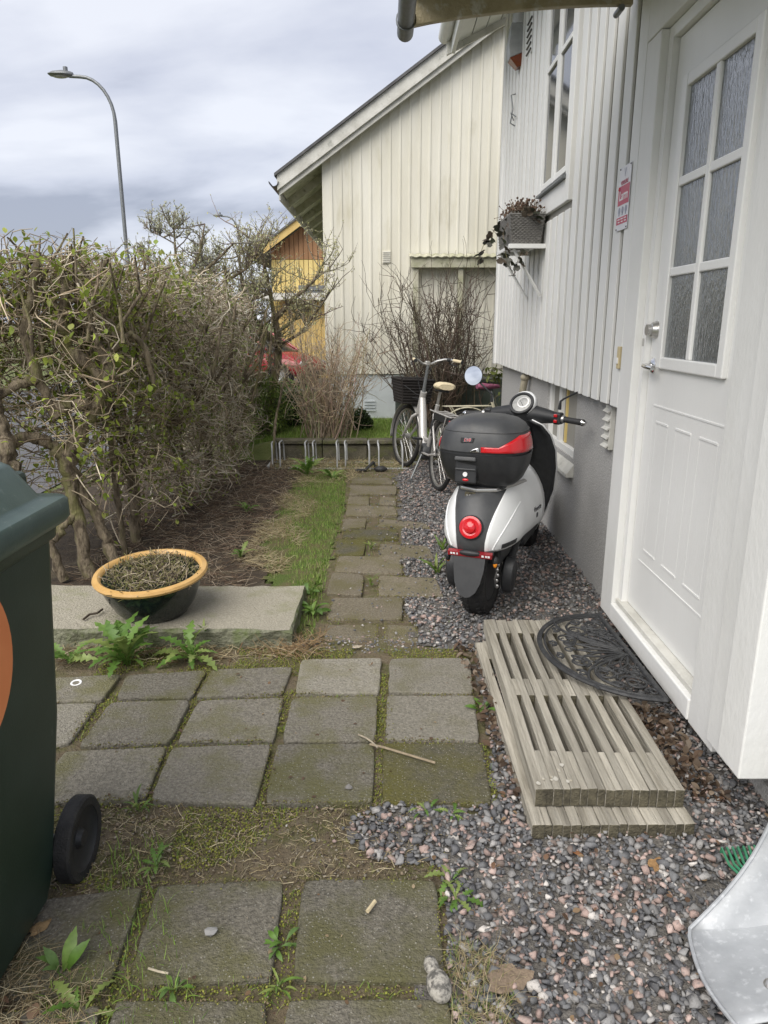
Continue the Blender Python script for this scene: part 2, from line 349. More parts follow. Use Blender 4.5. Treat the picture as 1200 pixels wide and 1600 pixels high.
# ------------------------------------------------------------------ concrete paving slabs
def paver_mat(name, c1, c2, moss, mpos):
    m = M(name, c1, .92, var=c2, vs=85, vd=4, vpos=(.36,.64), bump=.8, bs=110, bd=5, var2=moss, v2s=4.5, v2pos=mpos, orand=.14)
    nt = m.node_tree; N = nt.nodes; L = nt.links; b = N['Principled BSDF']; src = b.inputs['Base Color'].links[0].from_socket
    geo = N.new('ShaderNodeNewGeometry'); vo = N.new('ShaderNodeTexVoronoi'); vo.inputs['Scale'].default_value = 120; L.new(geo.outputs['Position'], vo.inputs['Vector'])
    r = N.new('ShaderNodeMapRange'); r.inputs[1].default_value = .33; r.inputs[2].default_value = .12; L.new(vo.outputs['Distance'], r.inputs[0])
    sp = N.new('ShaderNodeSeparateColor'); L.new(vo.outputs['Color'], sp.inputs[0]); g = N.new('ShaderNodeMapRange'); g.inputs[1].default_value = .35; g.inputs[2].default_value = .95; L.new(sp.outputs[0], g.inputs[0])
    mu = N.new('ShaderNodeMath'); mu.operation = 'MULTIPLY'; L.new(r.outputs[0], mu.inputs[0]); L.new(g.outputs[0], mu.inputs[1])
    mx = N.new('ShaderNodeMixRGB'); L.new(mu.outputs[0], mx.inputs[0]); L.new(src, mx.inputs[1]); mx.inputs[2].default_value = (.36,.345,.30,1); L.new(mx.outputs[0], b.inputs['Base Color'])
    return m
mp_dark = paver_mat('slab_dark', (.225,.206,.165), (.118,.108,.085), (.135,.128,.06), (.44,.62))
mp_mid = paver_mat('slab_mid', (.275,.253,.205), (.155,.141,.113), (.165,.155,.08), (.46,.64))
mp_light = paver_mat('slab_light', (.345,.32,.262), (.22,.203,.165), (.21,.195,.12), (.50,.70))
mp_moss = paver_mat('slab_mossy', (.15,.138,.098), (.085,.079,.05), (.125,.115,.028), (.40,.60))
mp_old = paver_mat('slab_path', (.26,.225,.16), (.16,.137,.097), (.17,.15,.078), (.46,.64))
pavers = [ # four corners as surveyed, material
 ([(40,1062),(190,1053),(160,1093),(40,1098)],mp_mid),([(197,1053),(325,1045),(300,1090),(180,1092)],mp_dark),([(330,1045),(458,1042),(442,1086),(305,1090)],mp_mid),
 ([(470,1030),(597,1027),(593,1082),(460,1084)],mp_light),([(608,1027),(735,1028),(740,1084),(606,1082)],mp_light),
 ([(20,1102),(155,1096),(110,1163),(0,1170)],mp_light),([(172,1097),(300,1093),(265,1162),(120,1165)],mp_mid),([(310,1092),(445,1089),(428,1158),(275,1160)],mp_mid),
 ([(455,1088),(590,1086),(588,1157),(440,1160)],mp_mid),([(604,1086),(742,1086),(750,1157),(600,1157)],mp_light),
 ([(100,1172),(262,1165),(228,1248),(40,1256)],mp_mid),([(268,1165),(425,1162),(398,1256),(232,1250)],mp_mid),([(432,1163),(586,1160),(584,1253),(412,1255)],mp_dark),([(598,1160),(755,1159),(771,1257),(596,1255)],mp_moss),
 ([(245,1380),(445,1372),(425,1530),(195,1538)],mp_dark),([(472,1372),(682,1372),(698,1535),(456,1530)],mp_dark),([(60,1402),(225,1385),(170,1540),(-40,1556)],mp_dark),
 ([(180,1562),(420,1560),(398,1760),(120,1765)],mp_dark),([(448,1560),(703,1560),(728,1760),(428,1765)],mp_dark),([(-60,1580),(160,1566),(100,1765),(-160,1780)],mp_dark),
 ([(512,975),(592,975),(590,1000),(505,1000)],mp_old),([(601,975),(650,977),(655,1004),(600,1002)],mp_old),
 ([(519,933),(630,933),(629,968),(509,967)],mp_old),([(519,894),(569,898),(566,930),(509,927)],mp_old),([(592,898),(682,902),(694,932),(590,931)],mp_old),
 ([(528,867),(626,871),(631,897),(522,892)],mp_old),([(527,841),(573,843),(569,867),(522,867)],mp_moss),([(592,849),(669,853),(680,873),(590,870)],mp_old),
 ([(536,826),(622,827),(623,843),(534,841)],mp_moss),([(534,810),(573,810),(571,824),(533,826)],mp_old),([(590,810),(666,816),(672,827),(590,822)],mp_old),
 ([(542,789),(618,791),(622,805),(539,805)],mp_old),([(545,775),(577,775),(577,788),(541,788)],mp_old),([(593,776),(618,778),(620,789),(592,788)],mp_old),
 ([(546,757),(620,760),(620,772),(545,773)],mp_old),([(550,745),(610,746),(615,756),(547,756)],mp_old)]
path = bpy.data.objects.new('paved_path', None); COL.objects.link(path); kind(path, 'structure')
paver_polys = []
for i, (pc, pm) in enumerate(pavers):
    zt = .030+random.uniform(-.004,.006)
    if i in (20,21): zt = .016
    P = [G(x,y,zt) for x,y in pc]; paver_polys.append([(p.x,p.y) for p in P])
    cen = sum(P, Vector())/4; tl = [random.uniform(-.004,.004) for _ in range(4)]
    top = []
    for k in range(4):          # slightly worn edge line
        a, b = P[k], P[(k+1)%4]; za, zb = zt+tl[k], zt+tl[(k+1)%4]
        n = 7
        for q in range(n):
            f = q/n; p = a.lerp(b, f); inn = (cen-p).normalized()*abs(random.gauss(0,.0025)) + ((cen-p).normalized()*random.uniform(.004,.012) if q==0 else Vector())
            top.append(Vector((p.x+inn.x, p.y+inn.y, za+(zb-za)*f)))
    mb = MB(); n = len(top); bot = [Vector((p.x,p.y,-.03)) for p in top]
    mb.add(top+bot, [tuple(range(n)), tuple(range(n,2*n))[::-1]]+[(k,(k+1)%n,n+(k+1)%n,n+k) for k in range(n)])
    o = mb.build('paving_slab', pm, path, bevel=.007, seg=2)
# ================================================================== WHITE HOUSE
WXF = 1.197                       # face of the proud boards
wh = thing('white_house', 'white boarded house with panelled glazed door and grey rendered base', 'house')
# parts are modelled in place, so every house empty stays at the origin
mb = MB(); mb.bb(1.33,7.5,1.99,7.84,.0,4.55); mb.build('core_wall', m_white_shade, wh)
mb = MB()
for (a,b,c,d) in [(3.55,4.75,-.15,1.24),(5.62,7.82,-.15,1.24),(4.75,5.62,-.15,.70)]: mb.bb(1.285,1.36,a,b,c,d)
mb.build('plinth', m_render, wh)
mb = MB(); mb.bb(1.29,1.4,1.99,3.55,-.15,.09); mb.bb(1.31,1.45,1.99,2.3,-.15,.25); mb.bb(1.31,4.5,1.985,2.1,-.15,.25); mb.build('footing', m_render, wh)
# backing boards with window opening
wy0, wy1, wz0, wz1 = 5.04, 5.83, 2.55, 3.80
mb = MB()
for (a,b,c,d) in [(3.6,wy0,1.195,4.62),(wy1,7.86,1.195,4.62),(wy0,wy1,1.195,wz0),(wy0,wy1,wz1,4.62)]: mb.bb(1.2145,1.33,a,b,c,d)
mb.bb(1.215,1.33,1.99,3.6,2.98,4.62)
mb.build('backing_boarding', m_white_shade, wh)
y = 3.665
bd_me = {}
def siding(y0, z0, z1, w=.122):
    key = (round(z0,3), round(z1,3), round(w,3))
    if key not in bd_me:
        mb = MB(); mb.box((0,0,(z0+z1)/2),(.017,w,z1-z0)); o = mb.build('siding_board', m_white, wh, bevel=.003, seg=1); bd_me[key] = o; o.location = (WXF+.0085+random.uniform(-.001,.001), y0+w/2, 0); return o
    o = bd_me[key].copy(); COL.objects.link(o); o.location = (WXF+.0085+random.uniform(-.001,.001), y0+w/2, 0); return o
while y < 7.72:
    if y+.122 > wy0-.10 and y < wy1+.10:
        siding(y, 1.172, wz0-.24); siding(y, wz1+.10, 4.6)
    else: siding(y, 1.172, 4.6)
    y += .181
mb = MB(); mb.bb(1.18,1.36,7.76,7.88,1.165,4.6); mb.build('corner_board', m_white, wh, bevel=.004)
mb = MB(); mb.bb(1.108,1.40,1.93,2.075,.215,3.6); mb.build('corner_post', m_white, wh, bevel=.005)
mb = MB(); mb.bb(1.150,1.32,2.08,2.243,.16,3.2); mb.build('inner_corner_board', m_white, wh, bevel=.005)
mb = MB(); mb.bb(1.41,3.2,1.945,1.99,.205,3.6); mb.build('end_boarding', m_white, wh, bevel=.003)
# plinth details: cellar window, pipe, vent
cw = MB().bb(1.34,1.352,4.76,5.61,.71,1.235).build('cellar_window', m_glass, wh)
mb = MB(); mb.bb(1.30,1.338,5.24,5.31,.70,1.24); mb.build('window_mullion', m_white, cw, bevel=.004)
mb = MB(); mb.bb(1.302,1.338,4.75,4.79,.74,1.24); mb.bb(1.302,1.338,5.57,5.62,.74,1.24); mb.bb(1.298,1.338,4.75,5.62,.68,.745); mb.build('window_frame', m_white, cw, bevel=.004)
mb = MB(); mb.prism([(1.235,4.72,.575),(1.235,4.72,.60),(1.31,4.72,.70),(1.31,4.72,.575)], (0,.93,0)); mb.build('window_sill', m_rake, cw, bevel=.004)
mb = MB(); mb.bb(1.318,1.336,5.13,5.165,.75,1.22); mb.build('curtain_edge', m_paley, cw)
mb = MB()
mb.box((1.272,3.99,1.025),(.03,.10,.245)); vent = mb.build('wall_vent', m_rake, wh, bevel=.004)
for k in range(5):
    mb = MB(); mb.box((1.252,3.99,.925+k*.049),(.03,.098,.008),(0,R(-40),0)); mb.build('vent_louvre', m_rake, vent)
# window on the wall
wn = MB()
for a,b,c,d in [(wy0-.10,wy0,wz0-.19,wz1+.1),(wy1,wy1+.10,wz0-.19,wz1+.1)]: wn.bb(1.183,1.23,a,b,c,d)
wn.bb(1.186,1.228,wy0,wy1,wz1,wz1+.1); wn.bb(1.186,1.228,wy0,wy1,wz0-.19,wz0-.045)
wn = wn.build('window', m_white, wh, bevel=.004)
mb = MB(); mb.prism([(1.155,wy0-.02,wz0-.045),(1.155,wy0-.02,wz0-.03),(1.26,wy0-.02,wz0+.012),(1.26,wy0-.02,wz0-.045)], (0,wy1-wy0+.04,0)); mb.build('window_sill', m_greym, wn)
ym = (wy0+wy1)/2; zm = wz0+.78
for (a,b) in [(wy0,ym-.012),(ym+.012,wy1)]:
    mb = MB(); f = .042
    mb.bb(1.186,1.25,a,a+f,wz0,wz1); mb.bb(1.186,1.25,b-f,b,wz0,wz1); mb.bb(1.187,1.249,a+f,b-f,wz0,wz0+f); mb.bb(1.187,1.249,a+f,b-f,wz1-f,wz1); mb.bb(1.184,1.249,a+f,b-f,zm,zm+.034)
    mb.build('casement', m_white, wn, bevel=.004)
    mb = MB(); mb.bb(1.199,1.205,a+f-.005,b-f+.005,wz0+f-.005,zm+.01); mb.build('pane', m_glass, wn)
    mb = MB(); mb.bb(1.199,1.205,a+f-.005,b-f+.005,zm+.025,wz1-f+.005); mb.build('pane', m_glass, wn)
mb = MB(); mb.bb(1.188,1.25,ym-.012,ym+.012,wz0,wz1); mb.build('mullion', m_white, wn)
# entrance door
DX = 1.238
dr = MB(); dr.bb(DX,DX+.05,2.47,3.375,.225,2.745); dr = dr.build('door', m_door, wh, bevel=.004)
gy0, gy1, gz0, gz1 = 2.60, 3.245, 1.40, 2.565
fw = .05
mb = MB(); 
mb.bb(DX-.022,DX+.004,gy0,gy0+fw,gz0,gz1); mb.bb(DX-.022,DX+.004,gy1-fw,gy1,gz0,gz1); mb.bb(DX-.021,DX+.004,gy0+fw,gy1-fw,gz0,gz0+fw); mb.bb(DX-.021,DX+.004,gy0+fw,gy1-fw,gz1-fw,gz1)
mb.build('glazing_frame', m_door, dr, bevel=.005)
gm = (gy0+gy1)/2
mb = MB(); mb.bb(DX-.018,DX-.0005,gm-.018,gm+.018,gz0+fw,gz1-fw); mb.build('glazing_bar', m_door, dr, bevel=.005)
ph = (gz1-gz0-2*fw)/3
for k in (1,2):
    for a,b in ((gy0+fw,gm-.018),(gm+.018,gy1-fw)):
        mb = MB(); z = gz0+fw+k*ph; mb.bb(DX-.017,DX-.0005,a,b,z-.018,z+.018); mb.build('glazing_bar', m_door, dr, bevel=.005)
for k in range(3):
    for a,b in ((gy0+fw,gm-.018),(gm+.018,gy1-fw)):
        mb = MB(); z0 = gz0+fw+k*ph+(.018 if k else 0); z1 = gz0+fw+(k+1)*ph-(.018 if k<2 else 0); mb.bb(DX-.004,DX-.001,a,b,z0,z1); mb.build('pane', m_rainglass, dr)
def bead(mb, y0, y1, z0, z1, w=.008, d=.0032):
    mb.bb(DX-d,DX+.001,y0,y1,z1-w,z1); mb.bb(DX-d,DX+.001,y0,y1,z0,z0+w); mb.bb(DX-d*.12,DX+.001,y0,y0+w*.6,z0+w,z1-w); mb.bb(DX-d*.12,DX+.001,y1-w*.6,y1,z0+w,z1-w)
mb = MB(); bead(mb, 2.56, 3.27, .48, 1.235); mb.build('panel_moulding', m_door, dr, bevel=.003)
for a,b in ((3.085,3.225),(2.845,3.0),(2.605,2.765)):
    mb = MB(); bead(mb, a, b, .545, 1.165, .009, .0036); mb.build('panel_moulding', m_door, dr, bevel=.003)
Mx = lambda p: Matrix.Translation(Vector(p)) @ Matrix.Rotation(R(-90),4,'Y')
mb = MB(); mb.lathe([(.036,0),(.036,.006),(.026,.014),(.011,.016),(.011,.05),(.0,.05)], 20, Mx((DX,3.325,1.405)))
mb.tube([(DX-.045,3.325,1.405),(DX-.05,3.30,1.405),(DX-.052,3.24,1.402),(DX-.05,3.20,1.40)], [.0115,.012,.011,.009], 10); mb.build('door_handle', m_chrome, dr, smooth=True)
mb = MB(); mb.lathe([(.040,0),(.030,.026),(.026,.028),(.024,.045),(.0,.045)], 20, Mx((DX,3.33,1.565))); mb.build('door_lock', m_steel, dr, smooth=True)
mb = MB(); mb.bb(DX-.028,DX-.027,3.395,3.42,1.49,1.525); mb.build('strike_plate', m_steel, dr)
mb = MB()
mb.bb(1.178,1.24,3.432,3.605,.10,2.80); mb.bb(1.178,1.24,2.248,2.452,.10,2.80); mb.bb(1.176,1.238,2.248,3.605,2.803,2.975); mb.build('door_casing', m_white, wh, bevel=.005)
mb = MB(); mb.bb(1.211,1.29,3.38,3.43,.2,2.80); mb.bb(1.211,1.29,2.455,2.468,.2,2.8); mb.bb(1.211,1.29,2.468,3.38,2.75,2.80); mb.build('door_frame', m_door, wh, bevel=.003)
mb = MB(); mb.bb(1.172,1.30,2.453,3.431,.105,.195); mb.build('threshold', m_white, wh, bevel=.006)
mb = MB(); mb.bb(1.196,1.30,2.456,3.428,.198,.222); mb.build('weather_sill', m_rake, wh, bevel=.003)
# eave of the main roof
mb = MB()
ex0, ez0, ex1, ez1 = .72, 4.33, 1.34, 4.62
sl = (ez1-ez0)/(ex1-ex0)
for k in range(4):
    a = ex0+.03+k*.145; b = a+.135
    mb.prism([(a,1.2,ez0+sl*(a-ex0)),(b,1.2,ez0+sl*(b-ex0)),(b,1.2,ez0+sl*(b-ex0)+.02),(a,1.2,ez0+sl*(a-ex0)+.02)], (0,7.0,0)); mb.build('soffit_board', m_white, wh); mb = MB()
mb = MB(); mb.bb(.685,.725,1.2,8.2,4.24,4.47); mb.build('fascia_board', m_white, wh, bevel=.004)
mb = MB(); mb.prism([(.60,1.18,4.42),(7.0,1.18,7.4),(7.0,1.18,7.52),(.60,1.18,4.54)], (0,7.06,0)); mb.build('roof', m_roof, wh)
mb = MB(); mb.prism([(.64,8.205,4.23),(.64,8.205,4.43),(7.,8.205,7.40),(7.,8.205,7.21)], (0,.04,0)); mb.build('bargeboard', m_rake, wh, bevel=.004)
prof = [(.055*math.cos(a), .055*math.sin(a)) for a in [math.pi*(1+k/12) for k in range(13)]]
def gutter(x, z, y0, y1, mat, r=1.0):
    mb = MB(); rs = []
    pr = [(px*r,pz*r) for px,pz in prof] + [(px*r*.88,pz*r*.88) for px,pz in prof[::-1]]
    for yy in (y0,y1): rs.append([(x+a,yy,z+b) for a,b in pr])
    mb.rings(rs); return mb
gutter(.625,4.42,1.2,8.28,m_white,1.25).build('gutter', m_white, wh, smooth=True)
# porch canopy over the door
arc = []
for k in range(15):
    t = k/14; x = .14+(1.175-.14)*t; z = 2.957+.088*math.sin(math.pi*.5*min(1,t*1.05))**.85
    arc.append((x,z))
mb = MB(); n = len(arc)
mb.rings([[(x,yy,z+.115) for x,z in arc]+[(x,yy,z+.135) for x,z in arc[::-1]] for yy in (1.75,3.845)])
cn = mb.build('door_canopy', M('canopy_sheet', (.40,.36,.27), .5, var=(.26,.24,.17), vs=9, trans=.0), wh)
m_canopy = M('canopy_rim', (.44,.375,.255), .6, var=(.31,.265,.165), vs=8, bump=.3, bs=60, var2=(.48,.46,.40), v2s=15, v2pos=(.56,.68))
for yy in (1.72,3.85):
    mb = MB(); mb.rings([[(x,y_,z) for x,z in arc]+[(x,y_,z+.14) for x,z in arc[::-1]] for y_ in (yy,yy+.035)]); mb.build('canopy_rim', m_canopy, cn, bevel=.004)
mb = MB(); mb.tube([(.105,1.7,2.985),(.105,4.02,2.985)], .041, 16); mb.tube([(.105,4.02,2.985),(.105,4.05,2.985)], [.041,.012], 16)
for yy in (3.86,2.6): mb.lathe([(.044,-.01),(.049,-.01),(.049,.01),(.044,.01)], 16, Matrix.Translation((.105,yy,2.985)) @ Matrix.Rotation(R(90),4,'X'), True)
mb.build('canopy_gutter', m_greym, cn, smooth=True)
mb = MB(); mb.tube([(1.12,3.84,3.03),(1.12,3.93,3.03)], .015, 10); mb.build('canopy_bolt', m_greym, cn, smooth=True)
# ================================================================== CREAM HOUSE
ch = thing('cream_house', 'cream boarded house gable with grey weathered bargeboard behind the bicycles', 'house')
CY = 10.50; cx0 = -.845
SL = math.tan(R(34.6))
def rake_z(x): return 3.27+(x+1.37)*SL      # underside of the bargeboard
mb = MB(); mb.prism([(cx0,CY+.03,.86),(5.2,CY+.03,.86),(5.2,CY+.03,rake_z(5.2)),(cx0,CY+.03,rake_z(cx0))], (0,.1,0)); mb.build('backing_wall', m_creamd, ch)
x = cx0; k = 0
while x < 2.6:
    w = .124; pl = [(x,CY,.865),(x+w,CY,.865),(x+w,CY,rake_z(x+w)+.05),(x,CY,rake_z(x)+.05)]
    mb = MB(); mb.prism(pl, (0,.028,0)); mb.build('siding_board', m_cream, ch, bevel=.004, seg=1)
    mb = MB(); xx = x+w-.012; mb.prism([(xx,CY-.012,.865),(xx+.03,CY-.012,.865),(xx+.03,CY-.012,rake_z(xx)+.05),(xx,CY-.012,rake_z(xx)+.03)], (0,.0115,0)); mb.build('batten', m_cream, ch, bevel=.003, seg=1)
    x += .1335; k += 1
mb = MB(); mb.prism([(2.6,CY,.865),(5.2,CY,.865),(5.2,CY,rake_z(5.2)),(2.6,CY,rake_z(2.6))], (0,.028,0)); mb.build('far_boarding', m_cream, ch)
mb = MB(); mb.bb(cx0+.0,cx0+.03,CY+.03,CY+8,.86,rake_z(cx0)); mb.build('side_wall', m_cream, ch)
def rk(z0, z1, y0, y1, xa=-1.40, xb=5.2):
    mb = MB(); mb.prism([(xa,y0,rake_z(xa)+z0),(xb,y0,rake_z(xb)+z0),(xb,y0,rake_z(xb)+z1),(xa,y0,rake_z(xa)+z1)], (0,y1-y0,0)); return mb
rk(.0,.075,CY-.16,CY-.13).build('lower_bargeboard', m_rake, ch, bevel=.004)
rk(.07,.265,CY-.20,CY-.161,-1.43).build('bargeboard', m_rake, ch, bevel=.005)
rk(.262,.30,CY-.24,CY+8,-1.46).build('roof', m_roof, ch)
rk(.05,.07,CY-.13,CY-.005,-1.36).build('rake_soffit', m_mossrake, ch)
mb = MB(); mb.prism([(-1.38,CY-.13,rake_z(-1.38)+.02),(cx0,CY-.13,rake_z(cx0)+.02),(cx0,CY-.13,rake_z(cx0)+.045),(-1.38,CY-.13,rake_z(-1.38)+.045)], (0,8,0)); mb.build('eave_soffit', m_mossrake, ch)
for k in range(7):
    yy = CY+.4+k*.9; mb = MB(); mb.prism([(-1.36,yy,rake_z(-1.36)-.10),(cx0,yy,rake_z(cx0)-.10),(cx0,yy,rake_z(cx0)+.019),(-1.36,yy,rake_z(-1.36)+.019)], (0,.06,0)); mb.build('rafter_end', m_mossrake, ch)
mb = MB(); mb.bb(-1.42,-1.40,CY-.13,CY+8,rake_z(-1.4)-.06,rake_z(-1.4)+.2); mb.build('eave_fascia', m_rake, ch)
gutter(-1.475,rake_z(-1.4)+.16,CY-.22,CY+8,m_black,1.2).build('gutter', m_black, ch, smooth=True)
mb = MB(); mb.bb(cx0+.03,.62,CY+.03,CY+.2,.1,.862); mb.bb(cx0+.03,cx0+.2,CY+.2,CY+8,.1,.862); mb.build('plinth', m_plinthw, ch)
mb = MB(); mb.bb(.62,5.2,CY+.032,CY+.2,.1,.862); mb.build('grey_plinth', m_render, ch)
pv = WY(578,636,CY+.03); mb = MB()
for k in range(4): mb.box((pv.x,CY+.025,pv.z-.05+k*.045),(.16,.02,.018))
mb.build('plinth_vent', m_plinthw, ch)
vv = WY(604,402,CY); mb = MB(); mb.box((vv.x,CY-.012,vv.z),(.12,.012,.17)); v_ = mb.build('wall_vent', m_cream, ch, bevel=.003)
for k in range(6): mb = MB(); mb.box((vv.x,CY-.024,vv.z-.065+k*.026),(.1,.016,.007),(R(35),0,0)); mb.build('vent_louvre', m_rake, v_)
# lean-to canopy on the gable
mb = MB(); a = WY(643,409,10.28); zb = a.z
mb.bb(a.x,2.4,10.28,10.312,zb-.075,zb+.055); lc = mb.build('lean_to_fascia', m_mossrake, ch, bevel=.004)
mb = MB(); rs = []
nn = 90
for yy, dz in ((10.24,.062),(CY-.02,.12)):
    t = [(a.x-.03+(2.45-a.x)*i/nn, yy, zb+dz+.008*math.sin(i*1.25)) for i in range(nn+1)]
    rs.append(t)
mb.rings(rs, closed=False); mb.build('corrugated_sheet', m_mossrake, lc, solid=.006)
mb = MB(); mb.bb(a.x,a.x+.03,10.314,CY-.02,zb-.06,zb+.05); mb.build('end_board', m_mossrake, lc)
for xx in (a.x+.03, WY(716,440,10.32).x):
    mb = MB(); mb.bb(xx,xx+.07,10.33,10.39,.2,zb-.02); mb.build('lean_to_post', m_mossrake, lc, bevel=.004)
# ================================================================== YELLOW HOUSE AND GARAGE
yh = thing('yellow_house', 'distant yellow house with rust brown boarded gable and yellow bargeboard', 'house')
YY = 25.0
e0 = WY(405,392,YY); e1 = WY(505,316,YY); ys = (e1.z-e0.z)/(e1.x-e0.x)
yz = lambda x: e0.z+(x-e0.x)*ys
wl = WY(425,430,YY).x; bz = WY(480,405,YY).z
mb = MB(); mb.prism([(wl,YY+.05,-.2),(6,YY+.05,-.2),(6,YY+.05,yz(6)-.3),(wl,YY+.05,yz(wl)-.3)], (0,.1,0)); mb.build('gable_wall', m_rust, yh)
x = wl
while x < .2:
    mb = MB(); mb.prism([(x,YY,bz),(x+.135,YY,bz),(x+.135,YY,yz(x+.135)-.25),(x,YY,yz(x)-.25)], (0,.05,0)); mb.build('gable_board', m_rust, yh)
    mb = MB(); mb.bb(x,x+.135,YY-.02,YY+.04,-.2,bz-.02); mb.build('wall_board', m_paley, yh); x += .155
mb = MB(); mb.prism([(e0.x-.3,YY-.5,yz(e0.x-.3)-.28),(6,YY-.5,yz(6)-.28),(6,YY-.5,yz(6)-.02),(e0.x-.3,YY-.5,yz(e0.x-.3)-.02)], (0,.05,0)); mb.build('bargeboard', m_yellow, yh)
mb = MB(); mb.prism([(e0.x-.35,YY-.56,yz(e0.x-.35)-.02),(6,YY-.56,yz(6)-.02),(6,YY-.56,yz(6)+.05),(e0.x-.35,YY-.56,yz(e0.x-.35)+.05)], (0,8,0)); mb.build('roof', m_roof, yh)
mb = MB(); mb.bb(wl,wl+.1,YY+.15,YY+8,-.2,yz(wl)-.3); mb.build('side_wall', m_paley, yh)
ga = thing('garage', 'yellow boarded garage with flat grey roof behind the red car', 'garage')
GY = 23.4; g0 = WY(436,470,GY); gt = WY(480,447,GY).z; gb = WY(480,470,GY).z
mb = MB(); mb.bb(g0.x,3,GY+.04,GY+1.2,-.2,gb); mb.build('garage_wall', m_yellow, ga)
x = g0.x
while x < -.8:
    mb = MB(); mb.bb(x,x+.15,GY,GY+.039,-.2,gb-.01); mb.build('wall_board', m_yellow, ga, bevel=.004, seg=1); x += .165
mb = MB(); mb.bb(g0.x-.5,3,GY-.5,GY+1.4,gb+.02,gb+.22); mb.build('eave_board', m_rake, ga)
mb = MB(); mb.bb(WY(470,450,GY).x,3,GY-.45,GY+1.4,gb+.224,gb+.30); mb.bb(WY(470,450,GY).x-.02,3,GY-.5,GY+1.45,gt-.14,gt); mb.build('flat_roof', m_greym, ga)
# ================================================================== LOW GARDEN WALL
lw = thing('low_garden_wall', 'low mossy concrete garden wall behind the bicycle rack', 'wall')
m_conc = M('old_concrete', (.155,.14,.10), .95, var=(.085,.078,.055), vs=7, bump=.8, bs=50, bd=5, var2=(.13,.14,.05), v2s=5, v2pos=(.5,.66))
x = -1.30
while x < .95:
    w = random.uniform(.42,.6); w = min(w, .98-x)
    mb = MB(); mb.bb(x,x+w-.008,8.28,8.42,-.05,.20+random.uniform(-.012,.012)); mb.build('wall_block', m_conc, lw, bevel=.012)
    mb = MB(); mb.box((x+w/2,8.345,.235),(w-.006,.19,.05),(0,random.uniform(-.01,.01),0)); mb.build('cap_stone', m_conc, lw, bevel=.012); x += w
# ================================================================== OBJECTS
def text_mesh(name, txt, size, mat, parent, mtx, ext=.0008, shear=0., bold=0.):
    cu = bpy.data.curves.new(name, 'FONT'); cu.body = txt; cu.size = size; cu.extrude = ext; cu.align_x = 'CENTER'; cu.align_y = 'CENTER'; cu.shear = shear; cu.offset = bold; cu.resolution_u = 3
    o = bpy.data.objects.new(name, cu); COL.objects.link(o)
    dg = bpy.context.evaluated_depsgraph_get(); me = bpy.data.meshes.new_from_object(o.evaluated_get(dg)); bpy.data.objects.remove(o)
    me.transform(mtx); me.materials.clear(); me.materials.append(mat)
    r = bpy.data.objects.new(name, me); COL.objects.link(r); r.parent = parent; return r
def copy_tree(o, parent=None):
    c = o.copy(); COL.objects.link(c); c.parent = parent
    for ch_ in list(o.children): copy_tree(ch_, c)
    return c
m_red = M('red_lens', (.55,.012,.018), .15, spec=.6, coat=.4)
m_redp = M('red_paint', (.33,.02,.027), .3, coat=.4, var=(.23,.014,.02), vs=3)
m_amber = M('amber_lens', (.75,.26,.02), .2)
m_plast = M('black_plastic', (.020,.021,.023), .46, var=(.028,.029,.031), vs=30, bump=.08, bs=500)
m_plastg = M('dark_grey_plastic', (.050,.052,.056), .45, var=(.068,.070,.072), vs=14, bump=.04, bs=300, var2=(.105,.102,.095), v2s=9, v2pos=(.58,.85), rvar=.08)
m_scoot = M('scooter_white', (.80,.81,.81), .35, coat=.25, var=(.75,.76,.76), vs=6, var2=(.55,.53,.49), v2s=14, v2pos=(.68,.88))
m_lensw = M('gauge_glass', (.30,.30,.29), .12, var=(.42,.42,.40), vs=40)
m_mirror = M('mirror_glass', (.92,.93,.94), .03, 1.)
m_whiteflat = M('flat_white', (.82,.82,.82), .5)
m_textd = M('dark_print', (.03,.03,.035), .5)
# ------------------------------------------------------------------ scooter
sc = thing('motor_scooter', 'black and white motor scooter with black top case parked against the wall', 'scooter', (.555,3.775,0), R(-22))
def wheel_parts(parent, c, r, w, rim_r, rimm, nsp=0):
    mb = MB(); pr = []
    for k in range(20):
        a = 2*math.pi*k/20; ca, sa = math.cos(a), math.sin(a)
        rr = (r+rim_r)/2 + (r-rim_r)/2*math.copysign(abs(ca)**.7, ca); ww = w*math.copysign(abs(sa)**.75, sa)
        pr.append((rr, ww))
    mb.lathe(pr, 40, Matrix.Translation(Vector(c)) @ Matrix.Rotation(R(90),4,'Y'), True); t = mb.build('tyre', m_tyre, parent, smooth=True); return t
tw = wheel_parts(sc, (0,0,.243), .243, .066, .15, m_steel)
mb = MB()          # tread grooves as raised blocks
for k in range(36):
    a = 2*math.pi*k/36
    for s_ in (-1,1):
        for q in (.030,.052):
            Mx_ = Matrix.Rotation(a+(.09 if s_>0 else 0)+q*2,4,'X'); rr = .2445-(.0 if q<.04 else .011)
            mb.box((0,0,0),(0,0,0)) if False else mb.add([(s_*(q-.009),-.013,rr-.006),(s_*(q+.009),-.006,rr-.008),(s_*(q+.009),.014,rr-.008),(s_*(q-.009),.007,rr-.006),(s_*(q-.009),-.013,rr+.002),(s_*(q+.009),-.006,rr-.001),(s_*(q+.009),.014,rr-.001),(s_*(q-.009),.007,rr+.002)],
              [(0,3,2,1),(4,5,6,7),(0,1,5,4),(1,2,6,5),(2,3,7,6),(3,0,4,7)], Matrix.Translation((0,0,.243)) @ Mx_)
mb.build('tread', m_tyre, tw)
mb = MB(); mb.lathe([(0,-.05),(.13,-.045),(.155,-.05),(.155,.05),(.13,.045),(0,.05)], 28, Matrix.Translation((0,0,.243)) @ Matrix.Rotation(R(90),4,'Y')); mb.build('rim', m_plastg, sc, smooth=True)
